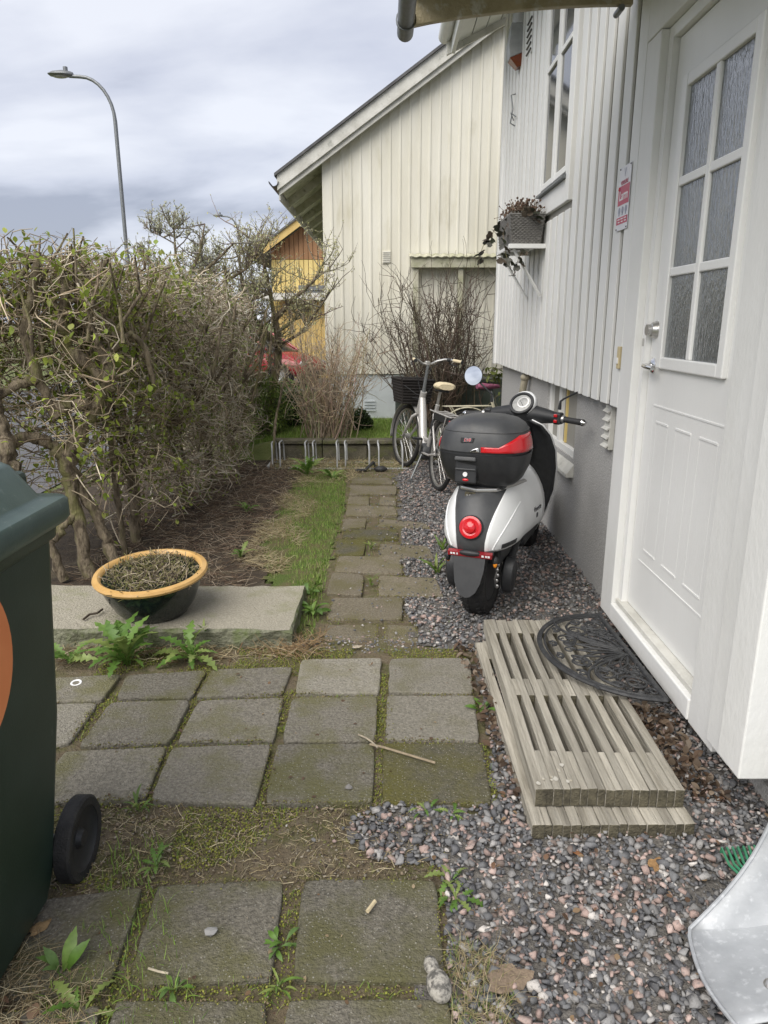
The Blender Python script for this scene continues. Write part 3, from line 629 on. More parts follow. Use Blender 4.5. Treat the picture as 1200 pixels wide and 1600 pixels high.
tf = wheel_parts(sc, (.0,1.33,.243), .243, .06, .15, m_steel); mb = MB(); mb.lathe([(0,-.045),(.155,-.045),(.155,.045),(0,.045)], 28, Matrix.Translation((0,1.33,.243)) @ Matrix.Rotation(R(90),4,'Y')); mb.build('rim', m_plastg, sc)
# tail shell: dark centre panel, white side panels
zl = [.445,.46,.50,.55,.60,.65,.70,.74,.765]
wv = [.196,.206,.216,.216,.209,.195,.174,.150,.128]
yr = [-.285,-.295,-.305,-.300,-.285,-.262,-.228,-.190,-.150]
xb = [.072,.073,.076,.083,.093,.106,.120,.128,.126]
yc, yf, nx = .10, .44, 2.3
def tail_y(x, w, y0): return yc-(yc-y0)*max(0,1-abs(x/w)**nx)**(1/nx)
rs = []; rl = []; rr_ = []
for z, w, y0, b in zip(zl, wv, yr, xb):
    rs.append([(b*(-1+2*i/14), tail_y(b*(-1+2*i/14), w, y0)+.004, z+.002) for i in range(15)])
    a0 = math.acos(min(1,(b/w))); pts = []
    for i in range(15):
        a = a0*(1-i/14); x = w*math.cos(a)**1.0; pts.append((x, tail_y(x, w, y0), z))
    for i in range(1,8):
        f = i/7; pts.append((w*(1+.17*f), yc+(yf-yc)*f, z+ (.0 if z<.6 else .02*f)))
    rr_.append(pts); rl.append([(-p[0],p[1],p[2]) for p in pts])
mb = MB(); mb.rings(rs, closed=False); mb.build('tail_panel', m_plastg, sc, smooth=True)
sp_r = MB(); sp_r.rings(rr_, closed=False); sp_r = sp_r.build('side_panel', m_scoot, sc, smooth=True, solid=.006)
mb = MB(); mb.rings(rl, closed=False); sp_l = mb.build('side_panel', m_scoot, sc, smooth=True, solid=.006)
# crease strip on each side panel and the dark reflector slot
def on_side(t, z):   # point on right panel: t = x/w
    i = np.interp(z, zl, range(len(zl))); w = np.interp(z, zl, wv); y0 = np.interp(z, zl, yr); x = w*t; return Vector((x, tail_y(x, w, y0), z))
for s_, par in ((1,sp_r),(-1,sp_l)):
    mb = MB(); pts = []
    for k in range(13):
        f = k/12; p = on_side(.52+.465*f, .46+.20*f**.8); pts.append((s_*(p.x+.003), p.y-.003, p.z))
    mb.tube(pts, .0035, 6); mb.build('crease', m_scoot, par, smooth=True)
    mb = MB(); rs = []
    for z in (.458,.482):
        rs.append([(s_*(on_side(t,z).x+.004), on_side(t,z).y-.005, z+(.014*(t-.7))) for t in (.70,.76,.82,.88,.93)])
    mb.rings(rs, closed=False); mb.build('side_reflector', m_plast, par, solid=.004)
p_ = on_side(.997,.565)
text_mesh('script_lettering', 'Vanetta', .046, m_textd, sp_r, Matrix.Translation((.2385,.285,.565)) @ Matrix.Rotation(R(83.5),4,'Z') @ Matrix.Rotation(R(90),4,'X'), .0006, .35)
text_mesh('badge_lettering', 'E3', .034, m_textd, sp_r, Matrix.Translation((.2395,.285,.525)) @ Matrix.Rotation(R(83.5),4,'Z') @ Matrix.Rotation(R(90),4,'X'), .0006, 0, .002)
# tail light
Mtl = Matrix.Translation((0,-.288,.578)) @ Matrix.Rotation(R(75),4,'X')
mb = MB(); mb.lathe([(.064,-.012),(.064,.006),(.060,.010)], 32, Mtl); mb.build('tail_light_bezel', m_plast, sc, smooth=True)
mb = MB(); mb.lathe([(.060,.004),(.058,.014),(.046,.018),(.034,.014),(.031,.016),(.027,.030),(.015,.036),(0,.037)], 32, Mtl); mb.build('tail_light', m_red, sc, smooth=True)
# underside, mudguard, number plate
mb = MB(); mb.bb(-.13,.13,-.12,.5,.33,.46); mb.bb(-.075,.075,-.27,-.05,.40,.45); mb.build('rear_frame', m_plast, sc, bevel=.02)
mb = MB(); out = [(-.083,.425),(-.081,.36),(-.068,.29),(-.048,.245),(-.022,.222),(0,.217),(.022,.222),(.048,.245),(.068,.29),(.081,.36),(.083,.425)]
mb.rings([[(x,-.285-(.44-z)*.28-.012*(1-(x/.085)**2),z) for x,z in out],[(x,-.272-(.44-z)*.28-.012*(1-(x/.085)**2),z) for x,z in out]]); mb.build('mudguard', m_plast, sc, smooth=True)
mb = MB(); mb.box((0,-.272,.436),(.235,.05,.024),(R(12),0,0)); np_ = mb.build('plate_bracket', m_plast, sc, bevel=.003)
mb = MB(); mb.box((0,-.285,.4345),(.236,.028,.026),(R(12),0,0)); mb.build('number_plate', m_redp, sc, bevel=.002)
for xx, ww in ((-.098,.010),(-.083,.012),(-.066,.006),(.070,.012),(.088,.008),(.102,.012)):
    mb = MB(); mb.box((xx,-.2995,.432),(ww,.002,.010),(R(12),0,0)); mb.build('plate_character', m_whiteflat, np_)
mb = MB(); mb.ell((0,-.292,.440),(.062,.018,.017)); mb.build('plate_clip', m_plast, sc, smooth=True)
for s_ in (-1,1):
    mb = MB(); mb.ell((s_*.128,-.255,.40),(.014,.022,.026)); mb.build('indicator_housing', m_plast, sc, smooth=True)
    mb = MB(); mb.ell((s_*.129,-.262 if s_>0 else -.246,.385),(.011,.013,.019)); mb.build('indicator', m_amber, sc, smooth=True)
    # rounded swing-arm covers either side of the wheel
    mb = MB(); mb.lathe([(0,-.034),(.045,-.034),(.062,-.024),(.066,0),(.062,.024),(.045,.034),(0,.034)], 24, Matrix.Translation((s_*.158,-.035,.255)) @ Matrix.Rotation(R(90+s_*4),4,'Y') @ Matrix.Scale(1.6,4,(1,0,0))); mb.build('shock_cover', m_plast, sc, smooth=True)
    mb = MB(); mb.tube([(s_*.135,.0,.26),(s_*.12,.2,.34),(s_*.11,.42,.40)], [.03,.035,.045], 10); mb.build('swing_arm', m_plast, sc, smooth=True)
mb = MB(); mb.tube([(.10,-.06,.40),(.105,-.07,.32),(.09,-.09,.24),(.095,-.075,.20)], .005, 6)
for k in range(6): mb.ell((.10+.004*(k%2),-.075-.003*k,.35-k*.03),(.011,.006,.013),8,6)
mb.build('lock_chain', m_steel, sc, smooth=True)
mb = MB(); mb.tube([(-.09,.34,.26),(-.20,.28,.10),(-.285,.235,.018)], [.014,.012,.012], 8); mb.box((-.305,.225,.012),(.08,.05,.02),(0,0,R(20))); mb.build('side_stand', m_plast, sc)
# seat, carrier, trunk
mb = MB(); rs = []
for y_, hw, z0, z1 in ((.06,.11,.70,.755),(.12,.135,.70,.79),(.3,.15,.70,.80),(.42,.15,.69,.785),(.55,.14,.69,.75),(.66,.11,.69,.735),(.72,.07,.69,.72)):
    rs.append([(hw*math.copysign(abs(math.cos(a))**.6,math.cos(a)), y_, (z0+z1)/2+(z1-z0)/2*math.copysign(abs(math.sin(a))**.6,math.sin(a))) for a in [2*math.pi*k/20 for k in range(20)]])
mb.rings(rs); st_ = mb.build('seat', m_rubber, sc, smooth=True)
text_mesh('seat_lettering', 'NOVEL', .034, m_whiteflat, st_, Matrix.Translation((.1555,.30,.748)) @ Matrix.Rotation(R(90),4,'Z') @ Matrix.Rotation(R(82),4,'X'), .0006, 0, .001)
mb = MB(); mb.tube([(-.165,.34,.665),(-.165,.22,.735),(-.15,.02,.752),(-.09,-.15,.752),(0,-.19,.752),(.09,-.15,.752),(.15,.02,.752),(.165,.22,.735),(.175,.30,.70),(.175,.34,.665)], .011, 8); mb.build('luggage_rail', m_steel, sc, smooth=True)
mb = MB(); mb.tube([(.178,.285,.705),(.178,.27,.67),(.17,.27,.655)], .010, 8); mb.build('rail_foot', m_steel, sc, smooth=True)
mb = MB(); mb.bb(-.13,.13,-.13,.16,.752,.772); mb.build('carrier_plate', m_plast, sc, bevel=.006)
mb = MB(); mb.box((-.035,-.18,.722),(.058,.03,.036)); mb.build('rack_block', m_woodend, sc, bevel=.003)
for q in (-.05,-.035,-.02): mb = MB(); mb.lathe([(.007,0),(.004,.003),(0,.003)],10,Matrix.Translation((q,-.1955,.722)) @ Matrix.Rotation(R(90),4,'X')); mb.build('screw', m_steel, sc)
TZ = [.768,.776,.80,.86,.925,.943, .944,.952,.958,.995,1.035,1.06,1.085,1.11,1.126,1.132]
TX = [.150,.172,.196,.224,.236,.238, .228,.230,.237,.233,.222,.212,.196,.160,.100,.03]
TY = [.135,.150,.172,.198,.212,.214, .205,.207,.213,.210,.201,.192,.178,.148,.095,.03]
tcy = -.02
def tpt(a, z, off=0.):
    w = np.interp(z, TZ, TX)+off; d = np.interp(z, TZ, TY)+off; e = .68
    ca, sa = math.cos(a), math.sin(a); return Vector((w*math.copysign(abs(ca)**e,ca), tcy+d*math.copysign(abs(sa)**e,sa), z))
def trunk(i0, i1):
    mb = MB(); mb.rings([[tuple(tpt(2*math.pi*k/56, TZ[i])+Vector((0,0,0))) for k in range(56)] for i in range(i0,i1)]); return mb
trunk(0,7).build('top_case_base', m_plast, sc, smooth=True)
lid = trunk(6,len(TZ)).build('top_case_lid', m_plastg, sc, smooth=True)
mb = MB(); pts = [tpt(2*math.pi*k/48, 1.058, .001) for k in range(49)]; mb.tube(pts, .003, 6); mb.build('lid_crease', m_plastg, lid, smooth=True)
def refl(a0, a1, z0, ztop, mat, name, n=26):
    rs = []
    for q in range(5):
        f = q/4; rs.append([tuple(tpt(R(a0+(a1-a0)*i/n), z0+(ztop(i/n)-z0)*f, .0035)) for i in range(n+1)])
    mb = MB(); mb.rings(rs, closed=False); return mb.build(name, mat, lid, smooth=True, solid=.004)
refl(-88, 4, .960, lambda t: .988 if t<.2 else .988+.058*min(1,((t-.2)/.42))**.8, m_red, 'rear_reflector')
refl(-93, -89, .960, lambda t: .962+.024*t, m_chrome, 'reflector_tip', 4)
refl(-184, -160, .960, lambda t: 1.03-.05*t, m_red, 'rear_reflector')
pb = tpt(R(-96), 1.018, .003)
Mb = Matrix.Translation(pb) @ Matrix.Rotation(R(83),4,'X')
mb = MB(); mb.add([(-.036,-.012,-.002),(.030,-.012,-.002),(.036,.014,-.002),(-.034,.014,-.002),(-.036,-.012,.003),(.030,-.012,.003),(.036,.014,.003),(-.034,.014,.003)],[(0,3,2,1),(4,5,6,7),(0,1,5,4),(1,2,6,5),(2,3,7,6),(3,0,4,7)], Mb); bdg = mb.build('badge', m_plast, lid, bevel=.002)
text_mesh('badge_lettering', 'LV8', .022, m_chrome, bdg, Mb @ Matrix.Translation((0,.001,.0036)), .0006, .3, .0022)
text_mesh('badge_lettering', 'LV8', .022, m_red, bdg, Mb @ Matrix.Translation((0,.001,.0046)), .0006, .3, .0002)
pl = tpt(R(-97), .87); mb = MB(); mb.box((pl.x,pl.y+.006,.855),(.115,.03,.125),(R(-6),0,0)); lk = mb.build('latch_panel', m_plast, sc, bevel=.008)
mb = MB(); mb.box((pl.x,pl.y-.014,.922),(.112,.03,.022),(R(-14),0,0)); mb.build('latch_lip', m_plastg, lk, bevel=.006)
mb = MB(); mb.box((pl.x,pl.y-.012,.868),(.108,.012,.008)); mb.build('latch_ridge', m_plastg, lk, bevel=.003)
mb = MB(); mb.lathe([(.012,0),(.012,.006),(.005,.006),(.005,.004),(0,.004)],18,Matrix.Translation((pl.x,pl.y-.012,.842)) @ Matrix.Rotation(R(88),4,'X')); mb.build('lock_barrel', m_whiteflat, lk, smooth=True)
mb = MB(); mb.ell((pl.x+.002,pl.y-.008,.812),(.020,.010,.009)); mb.build('release_button', m_red, lk, smooth=True)
# floor, leg shield, front
mb = MB(); mb.bb(-.15,.15,.42,1.02,.27,.33); mb.bb(-.14,.14,.36,.6,.33,.69); mb.build('floor_board', m_plast, sc, bevel=.03, seg=3)
def shield(dy, dw):
    rs = []
    for z, w, y_ in ((.27,.13,.93),(.40,.19,.96),(.55,.235,.95),(.70,.25,.90),(.82,.245,.86),(.92,.215,.82),(.98,.165,.80),(1.01,.10,.79)):
        w += dw; rs.append([(w*(-1+2*i/16), y_+dy+.10*(-(1-abs(-1+2*i/16)**2.2))*-1-.10, z) for i in range(17)])
    return rs
mb = MB(); mb.rings(shield(0,0), closed=False); ls = mb.build('leg_shield', m_plast, sc, smooth=True, solid=.012)
mb = MB(); mb.rings(shield(.03,.006), closed=False); mb.build('front_apron', m_scoot, sc, smooth=True, solid=.010)
mb = MB(); mb.box((.10,.85,.885),(.15,.03,.11),(R(14),0,R(-10))); mb.build('ignition_panel', m_plast, ls, bevel=.012)
mb = MB(); mb.lathe([(.027,0),(.027,.008),(.02,.010),(.010,.008),(.008,.013),(0,.013)],20,Matrix.Translation((.10,.833,.888)) @ Matrix.Rotation(R(80),4,'X')); mb.build('ignition_lock', m_steel, ls, smooth=True)
mb = MB(); mb.tube([(0,.95,.75),(0,1.33,.28)], .035, 10); mb.build('front_fork', m_plast, sc)
mb = MB(); rs = []
for k in range(11):
    a = R(20+k*15); rs.append([(x_, 1.33-.29*math.cos(a), .243+.29*math.sin(a)-abs(x_)*.25) for x_ in (-.09,-.06,0,.06,.09)])
mb.rings(rs, closed=False); mb.build('front_mudguard', m_scoot, sc, smooth=True, solid=.006)
# steering head, turned a little to the right
Ms = Matrix.Translation((.035,.80,1.035)) @ Matrix.Rotation(R(-12),4,'Z')
def sm(p): return tuple(Ms @ Vector(p))
mb = MB(); mb.tube([sm((0,.02,-.24)),sm((0,.0,-.05)),sm((0,-.01,.02))], [.055,.06,.07], 16); mb.build('steering_column', m_plast, sc, smooth=True)
for s_ in (-1,1):
    mb = MB(); mb.tube([sm((s_*.0,0,.0)),sm((s_*.08,0,.004)),sm((s_*.16,-.006,-.002)),sm((s_*.22,-.014,-.006))], [.062,.056,.044,.034], 16); mb.build('handlebar_cover', m_plast, sc, smooth=True)
    mb = MB(); mb.box(sm((s_*.235,-.02,-.008)),(.05,.062,.072),(0,0,R(-12+s_*-4))); mb.build('switch_block', m_plast, sc, bevel=.012)
    mb = MB(); mb.tube([sm((s_*.25,-.02,-.01)),sm((s_*.275,-.022,-.011))], .024, 14); mb.build('grip_collar', m_steel, sc, smooth=True)
    mb = MB(); mb.tube([sm((s_*.272,-.022,-.011)),sm((s_*.39,-.036,-.02))], .0185, 14); mb.build('grip', m_rubber, sc, smooth=True)
    mb = MB(); mb.tube([sm((s_*.388,-.036,-.02)),sm((s_*.398,-.037,-.021)),sm((s_*.412,-.039,-.022))], [.021,.021,.013], 14); mb.build('bar_end', m_chrome, sc, smooth=True)
    mb = MB(); mb.tube([sm((s_*.235,.03,-.02)),sm((s_*.28,.06,-.02)),sm((s_*.39,.045,-.03))], [.010,.008,.006], 8, flat=.6); mb.build('brake_lever', m_plast, sc, smooth=True)
for q, z_ in ((m_red,.012),(m_red,-.022)):
    mb = MB(); mb.box(sm((.228,-.055,z_)),(.022,.01,.018),(0,0,R(-14))); mb.build('switch', q, sc, bevel=.003)
Mg = Ms @ Matrix.Translation((-.005,-.03,.068)) @ Matrix.Rotation(R(52),4,'X') @ Matrix.Scale(.88,4)
mb = MB(); mb.lathe([(.05,-.09),(.085,-.04),(.092,.0),(.088,.016),(.074,.018),(.068,.008),(.0,.008)], 32, Mg); gg = mb.build('gauge_housing', m_plast, sc, smooth=True)
mb = MB(); mb.lathe([(.068,.0085),(.0,.0125)], 32, Mg); mb.build('gauge_glass', m_lensw, gg, smooth=True)
mb = MB(); mb.lathe([(.044,.011),(.044,.0128),(.036,.0132),(.036,.0125)], 28, Mg @ Matrix.Translation((.012,.006,0)), True); mb.box((0,0,0),(0,0,0)); mb.build('gauge_ring', m_steel, gg, smooth=True)
mb = MB(); mb.add([(-.002,-.03,.0135),(.002,-.03,.0135),(.001,.028,.0135),(-.001,.028,.0135)],[(0,1,2,3)], Mg @ Matrix.Rotation(R(40),4,'Z')); mb.build('gauge_needle', m_textd, gg)
mb = MB(); mb.lathe([(.088,-.075),(.098,-.03),(.098,.004),(.091,.012)], 32, Mg @ Matrix.Translation((.002,.012,-.008))); mb.build('headlamp_cowl', m_scoot, sc, smooth=True)
inv = (Matrix.Translation(sc.location) @ Matrix.Rotation(R(-22),4,'Z')).inverted()
def SLc(w): return inv @ Vector(w)
mA = SLc(WY(740,587,4.66)); mS = SLc(WY(768,628,4.62))
mb = MB(); mb.tube([mS, mS+Vector((.0,0,.05)), mS.lerp(mA,.55)+Vector((0,0,.02)), mA+Vector((.012,.02,-.02))], [.010,.006,.006,.006], 8); mb.build('mirror_stem', m_plast, sc, smooth=True)
dirm = (SLc((0,.3,1.75))-mA).normalized(); Mm = Matrix.Translation(mA) @ (dirm.to_track_quat('Z','Y').to_matrix().to_4x4()) @ Matrix.Rotation(R(-22),4,'Y')
mb = MB(); mb.lathe([(0,-.016),(.048,-.012),(.062,-.003),(.063,.003),(.0605,.0045)], 28, Mm); mr = mb.build('mirror', m_plast, sc, smooth=True)
mb = MB(); mb.lathe([(.060,.0047),(0,.006)], 28, Mm); mb.build('mirror_glass', m_mirror, mr, smooth=True)
b0 = SLc(WY(874,640,4.33)); b1 = SLc(WY(876,627,4.33)); b2 = SLc(WX(902,613,1.185)); mb = MB(); mb.tube([b0,b1,b1.lerp(b2,.2)+Vector((0,0,.004)),b2], [.012,.007,.006,.006], 8); mb.build('mirror_stem', m_plast, sc, smooth=True)
# ------------------------------------------------------------------ bicycles
m_silver = M('silver_frame', (.50,.485,.47), .38, .35, coat=.2)
m_palef = M('pale_cream_frame', (.60,.56,.42), .35, coat=.3)
m_cover = M('cream_saddle_cover', (.62,.53,.36), .9, bump=.4, bs=90)
m_pink = M('purple_saddle_cover', (.23,.06,.115), .8, var=(.32,.10,.17), vs=60, bump=.3, bs=120)
m_basket = M('black_wicker', (.018,.015,.014), .7, bump=.4, bs=90)
def wheel(parent, c, r, steer=0., fm=None):
    Mw = Matrix.Translation(Vector(c)) @ Matrix.Rotation(steer,4,'Z') @ Matrix.Rotation(R(90),4,'Y')
    pr = [(r-.024+.024*math.cos(2*math.pi*k/10), .022*math.sin(2*math.pi*k/10)) for k in range(10)]
    mb = MB(); mb.lathe(pr, 44, Mw, True); ty = mb.build('tyre', m_tyre, parent, smooth=True)
    mb = MB(); mb.lathe([(r-.045,-.012),(r-.060,-.009),(r-.060,.009),(r-.045,.012)], 44, Mw, True); mb.build('rim', m_steel, parent, smooth=True)
    mb = MB(); mb.lathe([(0,-.05),(.012,-.05),(.012,-.04),(.032,-.035),(.032,.035),(.012,.04),(.012,.05),(0,.05)], 16, Mw); mb.build('hub', m_steel, parent, smooth=True)
    mb = MB()
    for k in range(32):
        a = 2*math.pi*k/32; s_ = .03 if k%2 else -.03; a2 = a+(.5 if (k//2)%2 else -.5)
        mb.tube([Mw @ Vector((.03*math.cos(a2),.03*math.sin(a2),s_)), Mw @ Vector(((r-.055)*math.cos(a),(r-.055)*math.sin(a),0))], .0016, 4, cap=False)
    mb.build('spokes', m_steel, parent)
def fender(parent, c, r, a0, a1, mat, steer=0.):
    Mw = Matrix.Translation(Vector(c)) @ Matrix.Rotation(steer,4,'Z'); rs = []
    for k in range(25):
        a = R(a0+(a1-a0)*k/24); rs.append([tuple(Mw @ Vector((x_, (r-abs(x_)*.35)*math.cos(a), (r-abs(x_)*.35)*math.sin(a)))) for x_ in (-.032,-.022,0,.022,.032)])
    mb = MB(); mb.rings(rs, closed=False); return mb.build('mudguard', mat, parent, smooth=True, solid=.003)
def make_bike(name, label, loc, rz, lean, fm, sm_, basket, steer, group):
    b = thing(name, label, 'bicycle', loc, rz, group); b.rotation_euler = (0, lean, rz)
    WB, r = 1.22, .352
    wheel(b, (0,0,r), r); fender(b, (0,0,r), r+.03, 20, 205, fm)
    hd0, hd1 = Vector((0,.93,.66)), Vector((0,.86,.86))
    ax = (hd1-hd0).normalized()
    Ms_ = Matrix.Translation(hd0) @ Matrix.Rotation(steer,4,ax) @ Matrix.Translation(-hd0)
    fc = Ms_ @ Vector((0,WB,r)); wheel(b, tuple(fc), r, steer); fender(b, tuple(fc), r+.03, -10, 165, fm, steer)
    q = lambda *p: tuple(Ms_ @ Vector(p))
    mb = MB(); mb.tube([hd0-ax*.02, hd1+ax*.02], .034, 14)
    mb.tube([hd0.lerp(hd1,.75), (0,.80,.66), (0,.70,.46), (0,.62,.36), (0,.50,.30)], [.036,.044,.046,.044,.04], 14)
    mb.tube([(0,.48,.28),(0,.32,.80)], .021, 12); mb.tube([(0,.47,.42),(0,.60,.42),(0,.66,.44)], [.018,.018,.018], 10)
    for s_ in (-1,1):
        mb.tube([(s_*.05,.47,.29),(s_*.07,.2,.31),(s_*.07,.0,r)], .012, 8); mb.tube([(s_*.02,.35,.70),(s_*.055,.2,.58),(s_*.068,.0,r)], .010, 8)
    mb.build('frame', fm, b, smooth=True)
    mb = MB()
    for s_ in (-1,1): mb.tube([q(s_*.01,.945,.64),q(s_*.055,.98,.60),q(s_*.058,1.06,.50),q(s_*.05,WB,r)], [.016,.017,.016,.011], 8)
    mb.build('fork', fm, b, smooth=True)
    mb = MB(); mb.lathe([(0,-.06),(.075,-.06),(.085,-.045),(.085,.045),(.075,.06),(0,.06)],20,Matrix.Translation((0,.50,.30)) @ Matrix.Rotation(R(90),4,'Y')); mb.build('motor', m_plastg, b, smooth=True)
    mb = MB(); mb.box((.075,.26,.315),(.02,.50,.10),(R(-3),0,0)); mb.build('chain_guard', m_plastg, b, bevel=.01)
    for s_ in (-1,1):
        mb = MB(); mb.tube([(s_*.07,.50,.30),(s_*.09,.50+s_*.09,.30-s_*.14)], .010, 8); mb.build('crank', m_steel, b)
        mb = MB(); mb.box((s_*.145,.50+s_*.09,.30-s_*.14),(.10,.07,.022)); mb.build('pedal', m_plast, b, bevel=.004)
    mb = MB(); mb.tube([(0,.335,.78),(0,.30,.93)], .0145, 10); mb.build('seat_post', m_steel, b)
    rs = []
    for y_, w, z_, h in ((.12,.075,.985,.03),(.15,.105,.99,.042),(.20,.108,.987,.045),(.26,.075,.982,.040),(.33,.042,.985,.034),(.39,.030,.985,.028),(.415,.014,.982,.018)):
        rs.append([(w*math.copysign(abs(math.cos(a))**.75,math.cos(a)), y_, z_+h*math.sin(a)*(1 if math.sin(a)>0 else .8)) for a in [2*math.pi*k/16 for k in range(16)]])
    mb = MB(); mb.rings(rs); mb.build('saddle', sm_, b, smooth=True)
    mb = MB(); mb.bb(-.05,.05,.16,.32,.935,.96); mb.build('saddle_rail', m_plast, b, bevel=.006)
    # rear carrier with battery and lamp
    mb = MB()
    for s_ in (-1,1):
        mb.tube([(s_*.075,.30,.745),(s_*.075,-.27,.745),(s_*.055,-.31,.745)], .007, 6); mb.tube([(s_*.075,-.22,.742),(s_*.072,-.08,.5),(s_*.075,0,r+.02)], .007, 6)
    for y_ in (.2,.05,-.1,-.27): mb.tube([(-.075,y_,.745),(.075,y_,.745)], .006, 6)
    mb.build('carrier', fm if not basket else m_silver, b, smooth=True)
    if basket:
        mb = MB(); mb.bb(-.066,.066,-.255,.22,.665,.735); mb.build('battery', m_plast, b, bevel=.014)
        mb = MB(); mb.bb(-.062,.062,-.275,-.256,.668,.712); mb.build('tail_lamp', m_red, b, bevel=.006)
        mb = MB(); mb.box((0,-.335,.625),(.10,.016,.040)); mb.build('rear_reflector', m_red, b, bevel=.005)
        # frame lock on the rear wheel
        mb = MB(); mb.tube([(.07*math.cos(a),.22+.0*a,.60+.09*math.sin(a)) for a in [R(-40+k*26) for k in range(11)]], .012, 8); mb.build('frame_lock', m_plast, b, smooth=True)
        # basket
        bx0, bx1, by0, by1, bz0, bz1 = -.19,.19,1.00,1.28,.74,.985
        mb = MB(); 
        for k in range(9):
            z_ = bz0+(bz1-bz0)*k/8; f = .82+.18*k/8; cy_ = (by0+by1)/2; hx=.19*f; hy=.14*f
            mb.tube([q(-hx,cy_-hy,z_),q(hx,cy_-hy,z_),q(hx,cy_+hy,z_),q(-hx,cy_+hy,z_),q(-hx,cy_-hy,z_)], .012 if k<8 else .016, 6, flat=1.)
        for i in range(25):
            f = i/24; 
            for yy in (-1,1): mb.tube([q((-.19+.38*f)*.82,(by0+by1)/2+yy*.14*.82,bz0),q(-.19+.38*f,(by0+by1)/2+yy*.14,bz1)], .007, 4)
        for i in range(19):
            f = i/18
            for xx in (-1,1): mb.tube([q(xx*.19*.82,(by0+by1)/2+(-.14+.28*f)*.82,bz0),q(xx*.19,(by0+by1)/2+(-.14+.28*f),bz1)], .007, 4)
        mb.add([q(-.155,1.03,bz0),q(.155,1.03,bz0),q(.155,1.25,bz0),q(-.155,1.25,bz0)],[(0,1,2,3)])
        mb.build('basket', m_basket, b)
        mb = MB(); mb.bb(0,0,0,0,0,0); mb = MB(); mb.tube([q(-.02,.90,.80),q(-.06,1.0,.80)],.006,6); mb.tube([q(.02,.90,.80),q(.06,1.0,.80)],.006,6); mb.tube([q(-.17,.99,.93),q(-.05,.90,.84),q(.05,.90,.84),q(.17,.99,.93)],.004,6); mb.build('basket_bracket', m_plast, b)
    # stem and swept handlebar
    mb = MB(); mb.tube([q(*hd1), q(0,.845,.93), q(0,.80,1.15), q(0,.805,1.17)], [.024,.018,.016,.018], 10); mb.build('stem', m_greym, b, smooth=True)
    mb = MB(); mb.box(q(0,.81,1.175),(.05,.05,.05)); mb.build('stem_clamp', m_steel, b, bevel=.01)
    for s_ in (-1,1):
        mb = MB(); mb.tube([q(0,.815,1.175),q(s_*.05,.82,1.17),q(s_*.11,.80,1.205),q(s_*.17,.75,1.225),q(s_*.22,.68,1.222),q(s_*.25,.60,1.215)], .0115, 8); mb.build('handlebar', m_steel, b, smooth=True)
        mb = MB(); mb.tube([q(s_*.226,.665,1.22),q(s_*.262,.55,1.212)], .0165, 10); mb.build('grip', m_cover if basket else m_plast, b, smooth=True)
        mb = MB(); mb.tube([q(s_*.262,.55,1.212),q(s_*.265,.54,1.211)], .018, 10); mb.build('grip_end', m_plast, b)
        mb = MB(); mb.tube([q(s_*.20,.70,1.21),q(s_*.22,.74,1.18),q(s_*.255,.63,1.165)], .006, 6); mb.build('brake_lever', m_plast, b, smooth=True)
        mb = MB(); mb.ell(q(s_*.195,.71,1.222),(.022,.03,.022),10,8); mb.build('shifter', m_plast, b, smooth=True)
    mb = MB(); mb.tube([q(-.17,.76,1.22),q(-.10,.92,1.12),q(-.03,.94,.98),(0,.90,.80)], .004, 5); mb.tube([q(.17,.76,1.22),q(.11,.93,1.13),q(.04,.94,.97),(0.01,.90,.78)], .004, 5); mb.build('cables', m_plast, b)
    mb = MB(); mb.tube([(-.06,.46,.27),(-.17,.36,.03)], .011, 8); mb.box((-.176,.355,.016),(.05,.04,.014)); mb.build('kickstand', m_greym, b)
    return b
bk = make_bike('city_bicycle', 'silver low-step electric bicycle with black basket and cream saddle cover', (.515,6.72,.014), R(13), R(6.5), m_silver, m_cover, True, R(10), 'parked bicycles')
bk2 = make_bike('city_bicycle', 'pale framed bicycle with purple saddle half hidden behind the scooter', (.96,8.12,.0), R(-84), R(-4), m_palef, m_pink, False, R(-6), 'parked bicycles')
bk2.scale = (.9,.9,.9)
# ------------------------------------------------------------------ bicycle rack and loose lock
rk_ = thing('bicycle_rack', 'low galvanised steel bicycle rack with upright hoops on the ground', 'bike rack')
rx0 = G(418,733).x; rx1 = .62
for yy in (7.80,8.16):
    mb = MB(); mb.bb(rx0,rx1,yy-.011,yy+.011,.004,.022); mb.build('base_rail', m_galv, rk_, bevel=.003)
mb = MB(); mb.bb(rx0-.003,rx0+.028,7.815,8.145,.008,.043); mb.bb(rx1-.028,rx1+.003,7.815,8.145,.008,.043); mb.build('end_rail', m_galv, rk_, bevel=.003)
for px_ in (426,438,478,490,527,540,577,592,629,643):
    x_ = WY(px_,715,7.82).x
    mb = MB(); mb.tube([(x_,7.80,.02),(x_,7.80,.22),(x_-.004,7.815,.265),(x_-.012,7.86,.29),(x_-.014,7.95,.292),(x_-.012,8.08,.285),(x_-.006,8.14,.25),(x_,8.155,.04)], .0085, 8); mb.build('hoop', m_galv, rk_, smooth=True)
lk_ = thing('bicycle_lock', 'black folding bicycle lock lying beside the rack', 'lock')
p = G(575,735,.02); mb = MB(); mb.tube([(p.x-.14,p.y-.05,.03),(p.x-.03,p.y-.02,.03),(p.x+.06,p.y+.06,.10),(p.x+.08,p.y+.05,.06)], [.025,.022,.022,.02], 8, flat=.7); mb.build('shackle', m_rubber, lk_, smooth=True)
mb = MB(); mb.ell((p.x+.14,p.y-.02,.04),(.075,.05,.034),14,8); mb.build('lock_body', m_rubber, lk_, smooth=True)
